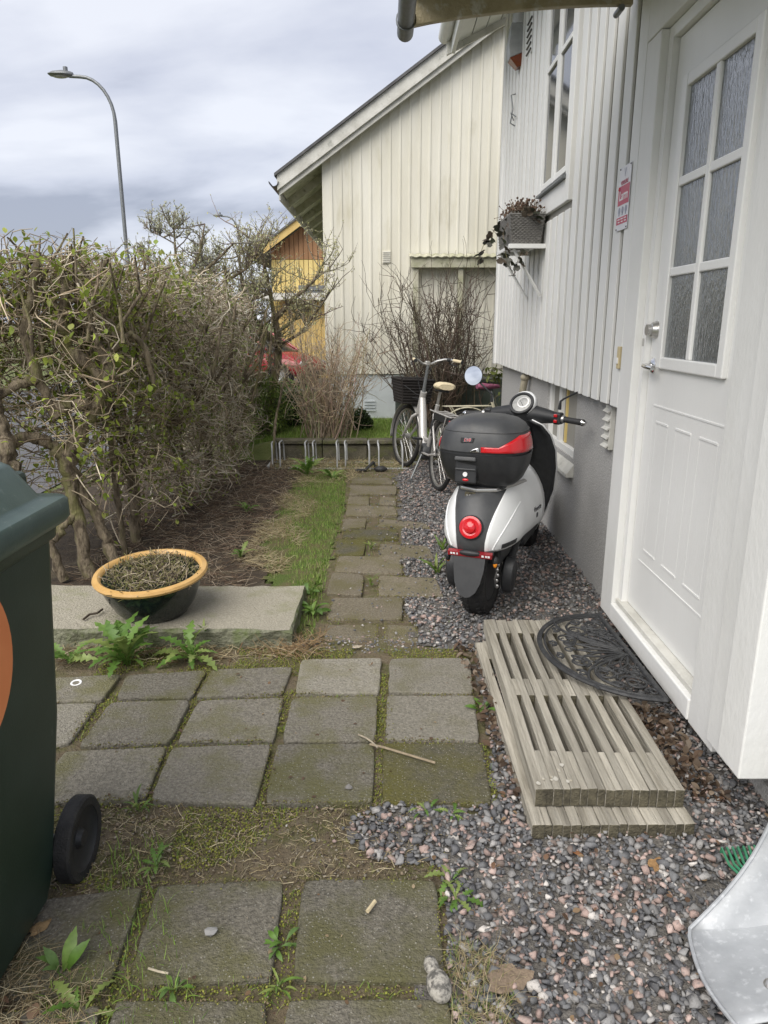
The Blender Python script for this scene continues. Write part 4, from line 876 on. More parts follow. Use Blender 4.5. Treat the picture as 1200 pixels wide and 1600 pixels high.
# ------------------------------------------------------------------ wheelie bin
bn = thing('wheelie_bin', 'dark green plastic wheelie bin with grey green lid and black wheel', 'bin', (.022,0,0))
def rrect(x0,x1,y0,y1,z,r=.05,n=5):
    out = []
    for cx,cy,a0 in ((x1-r,y1-r,0),(x0+r,y1-r,90),(x0+r,y0+r,180),(x1-r,y0+r,270)):
        for k in range(n+1): a = R(a0+90*k/n); out.append((cx+r*math.cos(a),cy+r*math.sin(a),z))
    return out
mb = MB(); mb.rings([rrect(-1.40,-.952,1.17,1.66,.06),rrect(-1.41,-.945,1.16,1.69,.12),rrect(-1.44,-.922,1.14,1.785,.56),rrect(-1.475,-.925,1.10,1.87,1.03),rrect(-1.478,-.924,1.10,1.875,1.045)]); mb.build('bin_body', m_bin, bn, smooth=True)
mb = MB(); mb.rings([rrect(-1.49,-.915,1.08,1.875,1.035),rrect(-1.495,-.910,1.07,1.88,1.04),rrect(-1.495,-.908,1.07,1.885,1.075),rrect(-1.49,-.913,1.08,1.88,1.08)]); mb.build('bin_rim', m_bin, bn, smooth=True)
mb = MB(); mb.rings([rrect(-1.50,-.900,1.05,1.93,1.070),rrect(-1.503,-.893,1.04,1.94,1.082),rrect(-1.503,-.893,1.04,1.94,1.128),rrect(-1.498,-.900,1.05,1.933,1.137),rrect(-1.455,-.942,1.09,1.895,1.142),rrect(-1.448,-.950,1.10,1.888,1.150),rrect(-1.40,-1.00,1.15,1.86,1.235),rrect(-1.385,-1.015,1.165,1.85,1.245),rrect(-1.30,-1.10,1.26,1.80,1.252)]); ld = mb.build('bin_lid', m_binlid, bn, smooth=True)
mb = MB(); mb.bb(-1.30,-1.02,1.84,1.95,1.13,1.20); mb.build('hinge_block', m_bin, ld, bevel=.015)
mb = MB(); mb.tube([(-1.36,1.97,1.10),(-1.02,1.97,1.10)], .016, 10)
for x_ in (-1.34,-1.2,-1.04): mb.tube([(x_,1.86,1.09),(x_,1.975,1.10)], .014, 8)
mb.build('bin_handle', m_bin, bn, smooth=True)
mb = MB(); mb.tube([(-1.48,1.775,.128),(-.91,1.775,.128)], .012, 8); mb.build('axle', m_greym, bn)
for xc in (-.925,-1.47):
    Mw = Matrix.Translation((xc,1.775,.128)) @ Matrix.Rotation(R(90),4,'Y')
    mb = MB(); mb.lathe([(.092,-.022),(.114,-.024),(.121,-.018),(.121,.018),(.114,.024),(.092,.022)],36,Mw,True); w_ = mb.build('bin_wheel', m_tyre, bn, smooth=True)
    mb = MB(); mb.lathe([(0,-.02),(.03,-.02),(.03,-.012),(.08,-.006),(.093,-.020),(.093,.020),(.08,.008),(.03,.004),(.022,.018),(0,.018)],30,Mw); mb.build('wheel_disc', m_plast, w_, smooth=True)
mb = MB(); pts = []
fx = lambda z: (-.922-(z-.56)*(.003/.47) if z>.56 else -.945+(z-.12)*(.023/.44))+.003
for k in range(48):
    a = 2*math.pi*k/48; z_ = .87+.215*math.sin(a); y_ = 1.358+.215*math.cos(a); pts.append((fx(z_),y_,z_))
mb.prism(pts, (.0015,0,0)); mb.build('sticker', m_orange, bn)
# ------------------------------------------------------------------ granite slab and bowl
gs = MB(); rs = []
for z_, ins in ((-.02,.0),(.05,.003),(.105,.0),(.118,.008)):
    ring = []
    c4 = [(-2.1+ins,3.275+ins),(-.462-ins,3.262+ins),(-.452-ins,3.87-ins),(-2.1+ins,3.89-ins)]
    for k in range(4):
        a, b = Vector(c4[k]), Vector(c4[(k+1)%4]); n = 26 if k%2==0 else 10
        for i in range(n):
            q_ = a.lerp(b, i/n); j = .006; ring.append((q_.x+random.gauss(0,j*.6),q_.y+random.gauss(0,j),z_+(random.gauss(0,.002) if z_>.1 else 0)))
    rs.append(ring)
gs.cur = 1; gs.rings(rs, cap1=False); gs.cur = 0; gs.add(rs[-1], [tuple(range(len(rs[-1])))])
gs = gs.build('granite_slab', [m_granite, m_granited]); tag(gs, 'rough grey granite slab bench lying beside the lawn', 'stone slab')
bw = thing('planter_bowl', 'shallow dark glazed bowl with ochre rim on the granite slab', 'planter', (-1.205,3.50,.119)); bw.rotation_euler = (R(5),R(-1.5),0)
mb = MB(); mb.lathe([(.15,.0),(.165,.004),(.205,.06),(.245,.15),(.262,.205),(.262,.222)], 48); bwl = mb.build('bowl', m_bowl, bw, smooth=True)
mb = MB(); mb.lathe([(.255,.205),(.284,.214),(.290,.226),(.284,.238),(.262,.243),(.250,.236),(.243,.215),(.235,.165),(.23,.165),(.235,.20)], 48, None, True); mb.build('rim', m_bowlrim, bw, smooth=True)
mb = MB(); rs = []
for r_, z_ in ((.238,.196),(.20,.208),(.15,.216),(.10,.222),(.05,.222),(.012,.220)): rs.append([(r_*math.cos(2*math.pi*k/40),r_*math.sin(2*math.pi*k/40),z_+random.gauss(0,.006)) for k in range(40)])
mb.rings(rs, cap0=False); mb.build('potting_soil', m_soil, bw, smooth=True)
# ------------------------------------------------------------------ slatted wooden steps
def slat_deck(name, label, x0, x1, y0, y1, z0, th, rot, sp):
    d = thing(name, label, 'duckboard', ((x0+x1)/2,(y0+y1)/2,z0), rot, 'stacked slatted wooden decks')
    W_, Ln = x1-x0, y1-y0; n = 9; pitch = W_/n; sw = pitch*.55
    for k in range(n):
        xx = -W_/2+pitch*k+sw/2; w_ = sw*1.25 if k==0 else sw
        mb = MB(); a = random.uniform(-.003,.003); e0_ = -Ln/2+random.uniform(-.0025,.0025); e1_ = Ln/2+random.uniform(-.012,.012)
        pts = []
        for i in range(7):
            t = i/6; y_ = e0_+(e1_-e0_)*t; dx = random.gauss(0,.0012); dz = random.gauss(0,.0012)
            pts.append([(xx-w_/2+dx,y_,dz),(xx+w_/2+dx,y_,dz),(xx+w_/2+dx,y_,th+dz+a),(xx-w_/2+dx,y_,th+dz)])
        mb.rings(pts); mb.mi = [0]*(len(mb.f)-2)+[1,1]; mb.build('slat', [m_wood, m_woodend], d, bevel=.003)
        if k < n-1:
            gx = -W_/2+pitch*k+(sw*1.06 if k==0 else sw)
            for (ya, yb) in sp:
                mb = MB(); dz = random.uniform(-.003,.001); mb.bb(gx+.001,-W_/2+pitch*(k+1)-.001,(ya if ya>y0 else y0)+random.uniform(-.002,.002)-(y0+y1)/2,yb+random.uniform(-.006,.006)-(y0+y1)/2,.002,th+dz); mb.mi = [0,0,1,0,1,0]; mb.build('spacer_block', [m_wood, m_woodend], d, bevel=.003)
    return d
slat_deck('slatted_step', 'lower grey weathered slatted wooden deck lying on the gravel', .462,1.0,1.905,3.23,.018,.052,R(.8),((1.895,2.08),(2.5,2.6),(3.05,3.24)))
ud = slat_deck('slatted_step', 'upper grey weathered slatted wooden deck under the half-round doormat', .502,1.005,1.985,3.335,.073,.066,R(-.6),((1.978,2.20),(2.585,2.72),(3.18,3.34)))
m_flake = M('flaked_paint', (.44,.42,.37), .85, var=(.37,.33,.25), vs=60, vpos=(.5,.6))
for k in range(12):
    cx_, cy_, s_ = random.gauss(-.19,.035), random.gauss(-.60,.035), random.uniform(.003,.009); n_ = 7
    if cx_ < -.245 or cy_ < -.66: continue
    mb = MB(); mb.prism([(cx_+s_*random.uniform(.5,1.2)*math.cos(6.28*q/n_), cy_+s_*random.uniform(.6,1.8)*math.sin(6.28*q/n_), .0675+k*.00015) for q in range(n_)], (0,0,.0004)); mb.build('paint_flake', m_flake, ud)
# ------------------------------------------------------------------ half-round rubber doormat
mt = thing('doormat', 'half-round black rubber scrollwork doormat on the slatted steps', 'doormat', (1.105,2.935,.147), 0)
mt.rotation_euler = (0, R(3.5), R(1.5))
RM = .42
m_mat = M('mat_rubber', (.028,.029,.031), .5, var=(.055,.056,.058), vs=25, vpos=(.5,.7), bump=.2, bs=160)
half = [(-RM*.94*math.sin(math.pi*k/40), RM*math.cos(math.pi*k/40), .009) for k in range(41)]
mb = MB(); mb.tube(half, .012, 8, flat=.8); mb.tube([(x*.93-.004,y*.94,.009) for x,y,z in half], .005, 6); mb.tube([(0,RM,.009),(0,-RM,.009)], .013, 8, flat=.8); mb.build('mat_rim', m_mat, mt, smooth=True)
sc_mb = MB()
def spiral(cx, cy, r0, a0, turns, sgn, w=.006):
    pts = []
    for k in range(22):
        t = k/21; r = r0*(1-.82*t); a = a0+sgn*turns*2*math.pi*t; pts.append((cx+r*math.cos(a), cy+r*math.sin(a), .010))
    sc_mb.tube(pts, [w*(1-.35*k/21) for k in range(22)], 6, flat=.9)
for k in range(11):      # fan of petals from the middle of the straight side
    a = R(90+12+k*15.6); L_ = .15+.055*math.sin(math.pi*k/10)
    for s_ in (-1,1):
        pts = []
        for i in range(9):
            t = i/8; off = s_*.011*math.sin(math.pi*min(1,t*1.05))*(1+t); r = .025+L_*t; pts.append((math.cos(a)*r-math.sin(a)*off-.004, math.sin(a)*r+math.cos(a)*off, .011))
        sc_mb.tube(pts, .0045, 6)
    e = Vector((math.cos(a),math.sin(a),0))*(.055+L_)
    spiral(e.x-.01, e.y, .030, a+R(180), 1.2, 1 if k%2 else -1, .005)
for s_ in (-1,1):
    for (r_, ad, rad, tn) in ((.30,16,.062,1.6),(.29,42,.058,1.5),(.30,68,.055,1.5),(.36,5,.03,1.1),(.355,28,.028,1.2),(.37,54,.026,1.1),(.23,14,.035,1.3),(.17,10,.028,1.2),(.365,80,.026,1.1),(.22,30,.026,1.1)):
        a = R(90)+R(ad) if s_>0 else R(270)-R(ad)
        spiral(r_*math.cos(a)*.93, r_*math.sin(a), rad, a+R(90)*s_, tn, s_)
        spiral(r_*math.cos(a)*.93, r_*math.sin(a), rad*.96, a+R(180)+R(90)*s_, tn*.6, -s_, .0045)
    pts = [(-.03-.30*math.sin(t*2.2)*(.4+.6*t)*.9, s_*(.04+.33*(1-math.cos(t*1.9))*.72), .010) for t in [i/20 for i in range(21)]]
    sc_mb.tube(pts, .006, 6)
    pts = [(-.02-.20*math.sin(t*2.4), s_*(.03+.30*t), .010) for t in [i/20 for i in range(21)]]
    sc_mb.tube(pts, .006, 6)
sc_mb.build('scrollwork', m_mat, mt, smooth=True)
# ------------------------------------------------------------------ shelf with wicker planter under the window
sh = thing('planter_shelf', 'white bracket shelf holding the grey wicker planter below the window', 'shelf')
SY0, SY1, SZ = 5.60, 6.18, 2.145
mb = MB(); mb.bb(.925,1.196,SY0-.03,SY0+.03,SZ-.02,SZ+.012); mb.build('shelf_slat', m_white, sh, bevel=.003)
mb = MB(); mb.bb(.925,1.196,SY1-.03,SY1+.03,SZ-.02,SZ+.012); mb.build('shelf_slat', m_white, sh, bevel=.003)
mb = MB(); mb.bb(.93,.955,SY0+.031,SY1-.031,SZ-.018,SZ+.008); mb.bb(1.10,1.125,SY0+.031,SY1-.031,SZ-.018,SZ+.008); mb.build('shelf_rail', m_white, sh, bevel=.003)
for yy in (SY0+.02, SY1-.02):
    mb = MB(); mb.tube([(.965,yy,SZ-.02),(1.186,yy,SZ-.36)], .011, 4); mb.build('brace', m_white, sh)
m_wick = M('grey_wicker', (.22,.21,.195), .75, var=(.15,.145,.135), vs=40, bump=.3, bs=150)
wb = thing('wicker_planter', 'grey woven wicker planter box with dried flowers on the shelf', 'planter')
cx_, cy_ = 1.055, (SY0+SY1)/2
nrow = 17
for k in range(nrow):
    z_ = SZ+.022+k*.0122; f = .86+.14*k/(nrow-1); hx, hy = .122*f, .315*f
    pts = []
    for (ax_, ay_, bx_, by_, n) in ((-1,-1,1,-1,14),(1,-1,1,1,30),(1,1,-1,1,14),(-1,1,-1,-1,30)):
        for i in range(n):
            t = i/n; x_ = ax_+(bx_-ax_)*t; y_ = ay_+(by_-ay_)*t; w_ = .0038*(1 if (i+k)%2 else -1)
            nx_, ny_ = (0,ay_) if ay_==by_ else (ax_,0)
            pts.append((cx_+x_*hx+nx_*w_, cy_+y_*hy+ny_*w_, z_))
    pts.append(pts[0]); mb = MB(); mb.tube(pts, .0064, 6, cap=False); mb.build('woven_strand', m_wick, wb, smooth=True)
mb = MB(); z0_, z1_ = SZ+.016, SZ+.235
for i in range(11):
    t = -1+2*i/10
    for s_ in (-1,1): mb.tube([(cx_+t*.122*.86,cy_+s_*.315*.86,z0_),(cx_+t*.122,cy_+s_*.315,z1_)], .0045, 4)
for i in range(23):
    t = -1+2*i/22
    for s_ in (-1,1): mb.tube([(cx_+s_*.122*.86,cy_+t*.315*.86,z0_),(cx_+s_*.122,cy_+t*.315,z1_)], .0045, 4)
mb.bb(cx_-.10,cx_+.10,cy_-.265,cy_+.265,z0_,z0_+.008); mb.build('woven_stakes', m_wick, wb)
mb = MB(); mb.bb(cx_-.103,cx_+.103,cy_-.285,cy_+.285,SZ+.10,SZ+.205); mb.build('potting_soil', m_soil, wb)
# dried flowers and ivy in the planter
pl_ = thing('dried_flowers', 'withered brown flower heads and ivy growing in the wicker planter', 'plant')
N_ = 420
st = np.stack([rng.uniform(cx_-.09,cx_+.09,N_),rng.uniform(cy_-.28,cy_+.24,N_),np.full(N_,SZ+.20)],1)
dv = np.stack([rng.normal(-.15,.4,N_),rng.normal(-.1,.45,N_),np.ones(N_)],1)
P_ = walks(st, dv, rng.uniform(.05,.15,N_), 5, .28); V_,F_ = np_tubes(P_, np.linspace(.0028,.0016,5)[None].repeat(N_,0), 4)
c_ = np.repeat(np.stack([rng.uniform(.13,.26,N_)]*3,1)*np.array([1,.78,.55]), 20, 0); npmesh('dry_stems', V_, F_, m_twig, pl_, c_)
ico_v = []
def ico():
    t = (1+5**.5)/2; v = np.array([(-1,t,0),(1,t,0),(-1,-t,0),(1,-t,0),(0,-1,t),(0,1,t),(0,-1,-t),(0,1,-t),(t,0,-1),(t,0,1),(-t,0,-1),(-t,0,1)],float); v /= np.linalg.norm(v[0])
    f = [(0,11,5),(0,5,1),(0,1,7),(0,7,10),(0,10,11),(1,5,9),(5,11,4),(11,10,2),(10,7,6),(7,1,8),(3,9,4),(3,4,2),(3,2,6),(3,6,8),(3,8,9),(4,9,5),(2,4,11),(6,2,10),(8,6,7),(9,8,1)]
    return v, f
IV, IF = ico()
kind(scatter('flower_heads', [IV*rng.uniform(.7,1.2,(12,1)) for _ in range(4)], IF, P_[:,-1], rotmats(N_, full=True), rng.uniform(.004,.011,N_), np.array([.11,.066,.045])*rng.uniform(.6,1.5,(N_,1)), m_attr, pl_), 'stuff')
def leaf_template(l=1., w=.6, fold=.18, droop=.25, n=4):
    vs = []; ts = np.linspace(0,1,n+1)
    for t in ts:
        ww = w/2*math.sin(math.pi*min(1,max(.0,t*.92+.04)))**.8; z = -droop*t*t
        vs += [(-ww, l*t, z+fold*ww),(0,l*t,z),(ww,l*t,z+fold*ww)]
    fs = []
    for i in range(n): a = i*3; fs += [(a,a+1,a+4,a+3),(a+1,a+2,a+5,a+4)]
    return np.array(vs), fs
LT = [leaf_template(1,.75,.3,.2)[0], leaf_template(1,.6,.5,.45)[0], leaf_template(1,.85,.1,.1)[0]]; LF = leaf_template()[1]
def ivy(parent, path, n, size, cols, name='ivy_leaf'):
    mb = MB(); mb.tube(path, .0025, 4); mb.build('ivy_stem', m_bark, parent)
    pts = [Vector(p) for p in path]
    for i in range(n):
        t = (i+.5)/n*(len(pts)-1); k = int(t); q = pts[k].lerp(pts[min(k+1,len(pts)-1)], t-k)
        me = IVY[i%3]; o = bpy.data.objects.new(name, me); COL.objects.link(o); o.parent = parent
        o.location = q+Vector((random.gauss(0,.012),random.gauss(0,.015),random.gauss(0,.01))); o.rotation_euler = (random.uniform(-1.3,.2),random.gauss(0,.5),random.uniform(0,6.28)); s_ = size*random.uniform(.7,1.25); o.scale = (s_,s_,s_)
IVY = []
for col_ in ((.045,.045,.032),(.07,.055,.04),(.035,.042,.025)):
    mb = MB(); o5 = [(0,0,0),(-.30,.10,.05),(-.52,.32,.0),(-.30,.52,.06),(-.34,.80,-.02),(0,1.,-.08),(.34,.80,-.02),(.30,.52,.06),(.52,.32,0),(.30,.10,.05)]
    mb.add(o5+[(0,.45,-.02)], [(i,(i+1)%10,10) for i in range(10)]); o = mb.build('ivy_leaf', M('ivy_leaf', col_, .5)); IVY.append(o.data); bpy.data.objects.remove(o)
ivy(pl_, [(cx_-.10,SY1-.10,SZ+.24),(cx_-.16,SY1-.06,SZ+.20),(cx_-.19,SY1-.02,SZ+.08),(cx_-.24,SY1+.0,SZ+.06),(cx_-.27,SY1+.02,SZ-.02),(cx_-.27,SY1+.02,SZ-.12)], 16, .075, None)
ivy(pl_, [(cx_-.05,SY0-.0,SZ+.245),(cx_+.03,SY0-.05,SZ+.25),(cx_+.06,SY0-.05,SZ+.2)], 12, .07, None)
ivy(pl_, [(cx_-.10,SY0+.12,SZ+.22),(cx_-.16,SY0+.10,SZ+.10),(cx_-.14,SY0+.06,SZ-.05),(cx_-.10,SY0+.02,SZ-.16)], 13, .07, None)
ivy(pl_, [(cx_-.03,SY0+.0,SZ-.03),(cx_-.06,SY0-.03,SZ-.10),(cx_-.09,SY0-.02,SZ-.22)], 9, .065, None)
# ------------------------------------------------------------------ sign, siren, bell, bracket on the wall
sg = thing('alarm_sign', 'red and white alarm warning sign screwed to the white boards', 'sign')
s0, s1, sz0, sz1 = 3.725, 3.895, 2.045, 2.345; SX = WXF-.004
mb = MB(); mb.bb(SX-.003,SX,s0,s1,sz0,sz1); mb.build('sign_plate', M('sign_white', (.72,.72,.76), .35), sg, bevel=.001)
m_signred = M('sign_red', (.52,.055,.12), .4, var=(.46,.05,.11), vs=8)
Mt = lambda y_, z_: Matrix.Translation((SX-.0042,y_,z_)) @ Matrix.Rotation(R(-90),4,'Z') @ Matrix.Rotation(R(90),4,'X')
mb = MB(); mb.bb(SX-.0040,SX-.0031,s0+.002,s1-.002,2.165,2.255); mb.build('sign_band', m_signred, sg)
mb = MB(); mb.bb(SX-.0040,SX-.0031,s0+.002,s1-.002,2.075,2.108); mb.build('sign_band', m_signred, sg)
m_sgt = M('sign_text_red', (.45,.05,.11), .4)
text_mesh('sign_lettering', 'Larm', .062, m_whiteflat, sg, Mt((s0+s1)/2,2.207), .0003, 0, .0012)
text_mesh('sign_lettering', 'VERISURE', .026, m_sgt, sg, Mt((s0+s1)/2,2.268), .0003, 0, .0004)
text_mesh('sign_symbol', 'V', .055, M('sign_grey', (.50,.52,.60), .4), sg, Mt((s0+s1)/2,2.312), .0003, 0, .001)
for k in range(3):
    mb = MB(); mb.bb(SX-.0048,SX-.0041,s0+.018+k*.048,s0+.054+k*.048,2.096,2.101); mb.bb(SX-.0048,SX-.0041,s0+.018+k*.048,s0+.046+k*.048,2.083,2.088); mb.build('sign_lettering', m_whiteflat, sg)
for k in range(3):
    mb = MB(); yy = s0+.035+k*.05; mb.lathe([(.016,0),(.016,.001),(0,.001)],14,Matrix.Translation((SX-.0031,yy,2.14)) @ Matrix.Rotation(R(-90),4,'Y')); mb.bb(SX-.0041,SX-.0031,yy-.006,yy+.006,2.115,2.128); mb.build('sign_symbol', M('sign_blue_grey', (.30,.32,.40), .4), sg)
for yy, zz in ((s0+.008,sz1-.008),(s1-.008,sz1-.008),(s0+.008,sz0+.008),(s1-.008,sz0+.008)):
    mb = MB(); mb.lathe([(.005,0),(.003,.003),(0,.003)],10,Matrix.Translation((SX-.003,yy,zz)) @ Matrix.Rotation(R(-90),4,'Y')); mb.build('screw', m_textd, sg)
mb = MB(); mb.lathe([(.010,0),(.008,.005),(0,.006)],14,Matrix.Translation((SX-.003,s1-.012,2.245)) @ Matrix.Rotation(R(-90),4,'Y')); mb.build('sign_dot', m_red, sg)
al = thing('outdoor_siren', 'grey outdoor siren box with amber lens high on the white wall', 'siren')
a0_ = WX(812,60,1.12); ay = 7.0; az = WY(812,105,ay).z; ax = WY(812,60,ay).x; zt_ = WY(812,36,ay).z
mb = MB(); mb.rings([[(ax-.075,ay-.02,zt_),(ax+.05,ay-.02,zt_),(ax+.05,ay+.12,zt_),(ax-.075,ay+.12,zt_)],[(ax-.095,ay-.03,az+.17),(ax+.06,ay-.03,az+.13),(ax+.06,ay+.12,az+.13),(ax-.095,ay+.12,az+.17)],[(ax-.08,ay-.02,az+.07),(ax+.06,ay-.03,az+.12),(ax+.06,ay+.12,az+.12),(ax-.08,ay+.12,az+.07)]]); mb.build('siren_body', M('siren_grey', (.36,.37,.37), .5, var=(.29,.30,.30), vs=12), al, bevel=.006)
mb = MB(); mb.rings([[(ax-.079,ay-.018,az+.069),(ax+.058,ay-.028,az+.119),(ax+.058,ay+.118,az+.119),(ax-.079,ay+.118,az+.069)],[(ax-.01,ay+.0,az),(ax+.05,ay-.015,az+.02),(ax+.05,ay+.10,az+.02),(ax-.01,ay+.10,az)]]); mb.build('siren_lens', M('dark_amber_lens', (.17,.04,.014), .25), al, bevel=.004)
mb = MB(); mb.cyl((ax-.01,ay+.02,zt_-.005),(ax-.01,ay+.02,zt_+.20),.055,20); mb.build('siren_cap', m_galv, al, smooth=True)
mb = MB(); mb.bb(ax+.04,WXF+.001,ay-.01,ay+.06,zt_+.03,zt_+.15); mb.build('siren_bracket', m_greym, al)
lv = WX(812,75,WXF); 
wv_ = thing('wall_louvre', 'small dark slotted vent on the white wall beside the siren', 'vent')
for k in range(6):
    mb = MB(); mb.box((WXF-.008,6.62,WX(818,60,WXF).z+.02-k*.045),(.014,.17,.012),(0,R(30),0)); mb.build('slot', m_black, wv_)
mb = MB(); mb.bb(WXF-.003,WXF+.001,6.52,6.72,WX(818,60,WXF).z-.23,WX(818,60,WXF).z+.05); mb.build('vent_plate', m_white, wv_)
hb = thing('wire_hook', 'small bent wire bracket on the far end of the white wall', 'bracket')
hy = 7.15; hz = WX(812,165,WXF).z; mb = MB()
mb.tube([(WXF-.006,hy,hz-.12),(WXF-.05,hy-.01,hz-.10),(WXF-.03,hy,hz+.02),(WXF-.05,hy,hz+.13),(WXF-.01,hy,hz+.14)], .006, 6); mb.tube([(WXF-.004,hy+.1,hz-.05),(WXF-.05,hy-.02,hz-.02),(WXF-.01,hy-.06,hz-.06)], .005, 6); mb.build('bent_wire', m_greym, hb, smooth=True)
db = thing('door_bell', 'small beige doorbell button beside the white door casing', 'doorbell')
mb = MB(); mb.box((WXF-.008,3.668,1.425),(.016,.036,.11)); mb.build('bell_case', M('beige_plastic', (.56,.47,.28), .5), db, bevel=.004)
mb = MB(); mb.box((WXF-.018,3.668,1.41),(.006,.02,.03)); mb.build('bell_button', m_whiteflat, db, bevel=.002)
# ------------------------------------------------------------------ pole against the plinth, garden box
po = MB(); q0 = Vector((1.235,6.30,1.13)); q1 = Vector((1.13,6.58,.0)); po.tube([q1,q0], .030, 14); po.ell(q0,(.043,.043,.034),14,8); po = po.build('leaning_pole', M('beige_pole', (.40,.36,.27), .6, var=(.30,.27,.2), vs=20), smooth=True); tag(po, 'beige pole with rounded top leaning on the grey plinth behind the scooter', 'pole')
gbx = thing('garden_box', 'dark green storage box against the cream house wall behind the bare shrub', 'storage box')
m_gbox = M('box_green', (.075,.09,.078), .6, var=(.055,.068,.058), vs=6)
mb = MB(); mb.bb(.16,2.3,9.72,10.2,.2,.80); mb.build('box_body', m_gbox, gbx, bevel=.01)
mb = MB(); mb.bb(.14,2.32,9.70,10.22,.803,.86); mb.build('box_lid', m_gbox, gbx, bevel=.012)
# ------------------------------------------------------------------ street lamps
def lamp(name, label, px, pyb, pyt, phx, Y, h):
    base = WY(px, pyb, Y); top = WY(px, pyt, Y)
    x0 = base.x; zt = WY(px-15, pyt, Y).z; xh = WY(phx, pyt, Y).x; dx = x0-xh; 
    t = thing(name, label, 'street lamp', (0,0,0), 0, 'street lamps along the road')
    r = .052*1.0
    mb = MB(); mb.tube([(x0,Y,-.2),(x0,Y,zt*.45)], [r*1.25,r*1.1], 12); mb.build('pole_base', m_greym, t, smooth=True)
    mb = MB(); pts = [(x0,Y,zt*.45),(x0,Y,zt-dx*.75)]
    for k in range(1,9):
        a = R(90*k/8); pts.append((x0-dx*.55*(1-math.cos(a)),Y,zt-dx*.75+dx*.72*math.sin(a)))
    pts.append((xh+dx*.25,Y,zt-dx*.02)); mb.tube(pts, [r*.85]*2+[r*.72]*9, 10); mb.build('pole_arm', m_greym, t, smooth=True)
    mb = MB(); L_ = dx*.42
    mb.rings([[(xh+dx*.32-L_*f,Y+w*math.cos(a),zt+hh*(math.sin(a) if math.sin(a)>0 else .5*math.sin(a))) for a in [2*math.pi*k/12 for k in range(12)]] for f,w,hh in ((0,.05,.05),(.1,.1,.07),(.4,.16,.09),(.8,.16,.07),(1.,.11,.03))]); hd = mb.build('lamp_head', m_greym, t, smooth=True)
    mb = MB(); mb.ell((xh+dx*.32-L_*.55,Y,zt-.035),(L_*.32,.11,.03),12,6); mb.build('lamp_lens', m_lensw, hd, smooth=True)
    mb = MB(); mb.cyl((xh+dx*.32-L_*.3,Y,zt+.06),(xh+dx*.32-L_*.3,Y,zt+.16),.05,10); mb.build('light_sensor', m_greym, hd, smooth=True)
lamp('street_lamp', 'tall grey street lamp with curved arm rising above the near hedge', 199, 404, 117, 86, 18.0, 7)
lamp('street_lamp', 'small distant street lamp seen above the budding shrubs', 373, 375, 337, 337, 40.0, 7)
# ------------------------------------------------------------------ red car
car = thing('red_car', 'small red hatchback car parked in front of the yellow garage', 'car', (-3.65,21.0,-.12), R(-24))
def sect(x, z0, z1, w, n=20, e=.55): return [(x, w*math.copysign(abs(math.cos(a))**e,math.cos(a)), (z0+z1)/2+(z1-z0)/2*math.copysign(abs(math.sin(a))**e,math.sin(a))) for a in [2*math.pi*k/n for k in range(n)]]
mb = MB(); mb.rings([sect(x,a,b,w) for x,a,b,w in ((-1.98,.38,.78,.62),(-1.9,.26,.90,.76),(-1.5,.22,.93,.82),(-.6,.20,.93,.83),(.35,.20,.94,.83),(.75,.20,.93,.83),(1.3,.22,.86,.80),(1.75,.26,.74,.74),(1.92,.34,.62,.60))]); bd = mb.build('car_body', m_redp, car, smooth=True)
mb = MB(); mb.rings([sect(x,a,b,w,20,.5) for x,a,b,w in ((-1.85,.84,.95,.66),(-1.5,.84,1.36,.63),(-1.1,.84,1.43,.62),(-.2,.84,1.44,.62),(.1,.84,1.40,.63),(.95,.84,.93,.70))]); mb.build('glasshouse', m_glass, car, smooth=True)
mb = MB(); mb.rings([sect(x,a,b,w,16,.5) for x,a,b,w in ((-1.62,1.30,1.36,.55),(-1.45,1.375,1.42,.60),(-1.0,1.41,1.46,.62),(-.2,1.42,1.465,.62),(.08,1.385,1.425,.60))]); mb.build('roof_panel', m_redp, car, smooth=True)
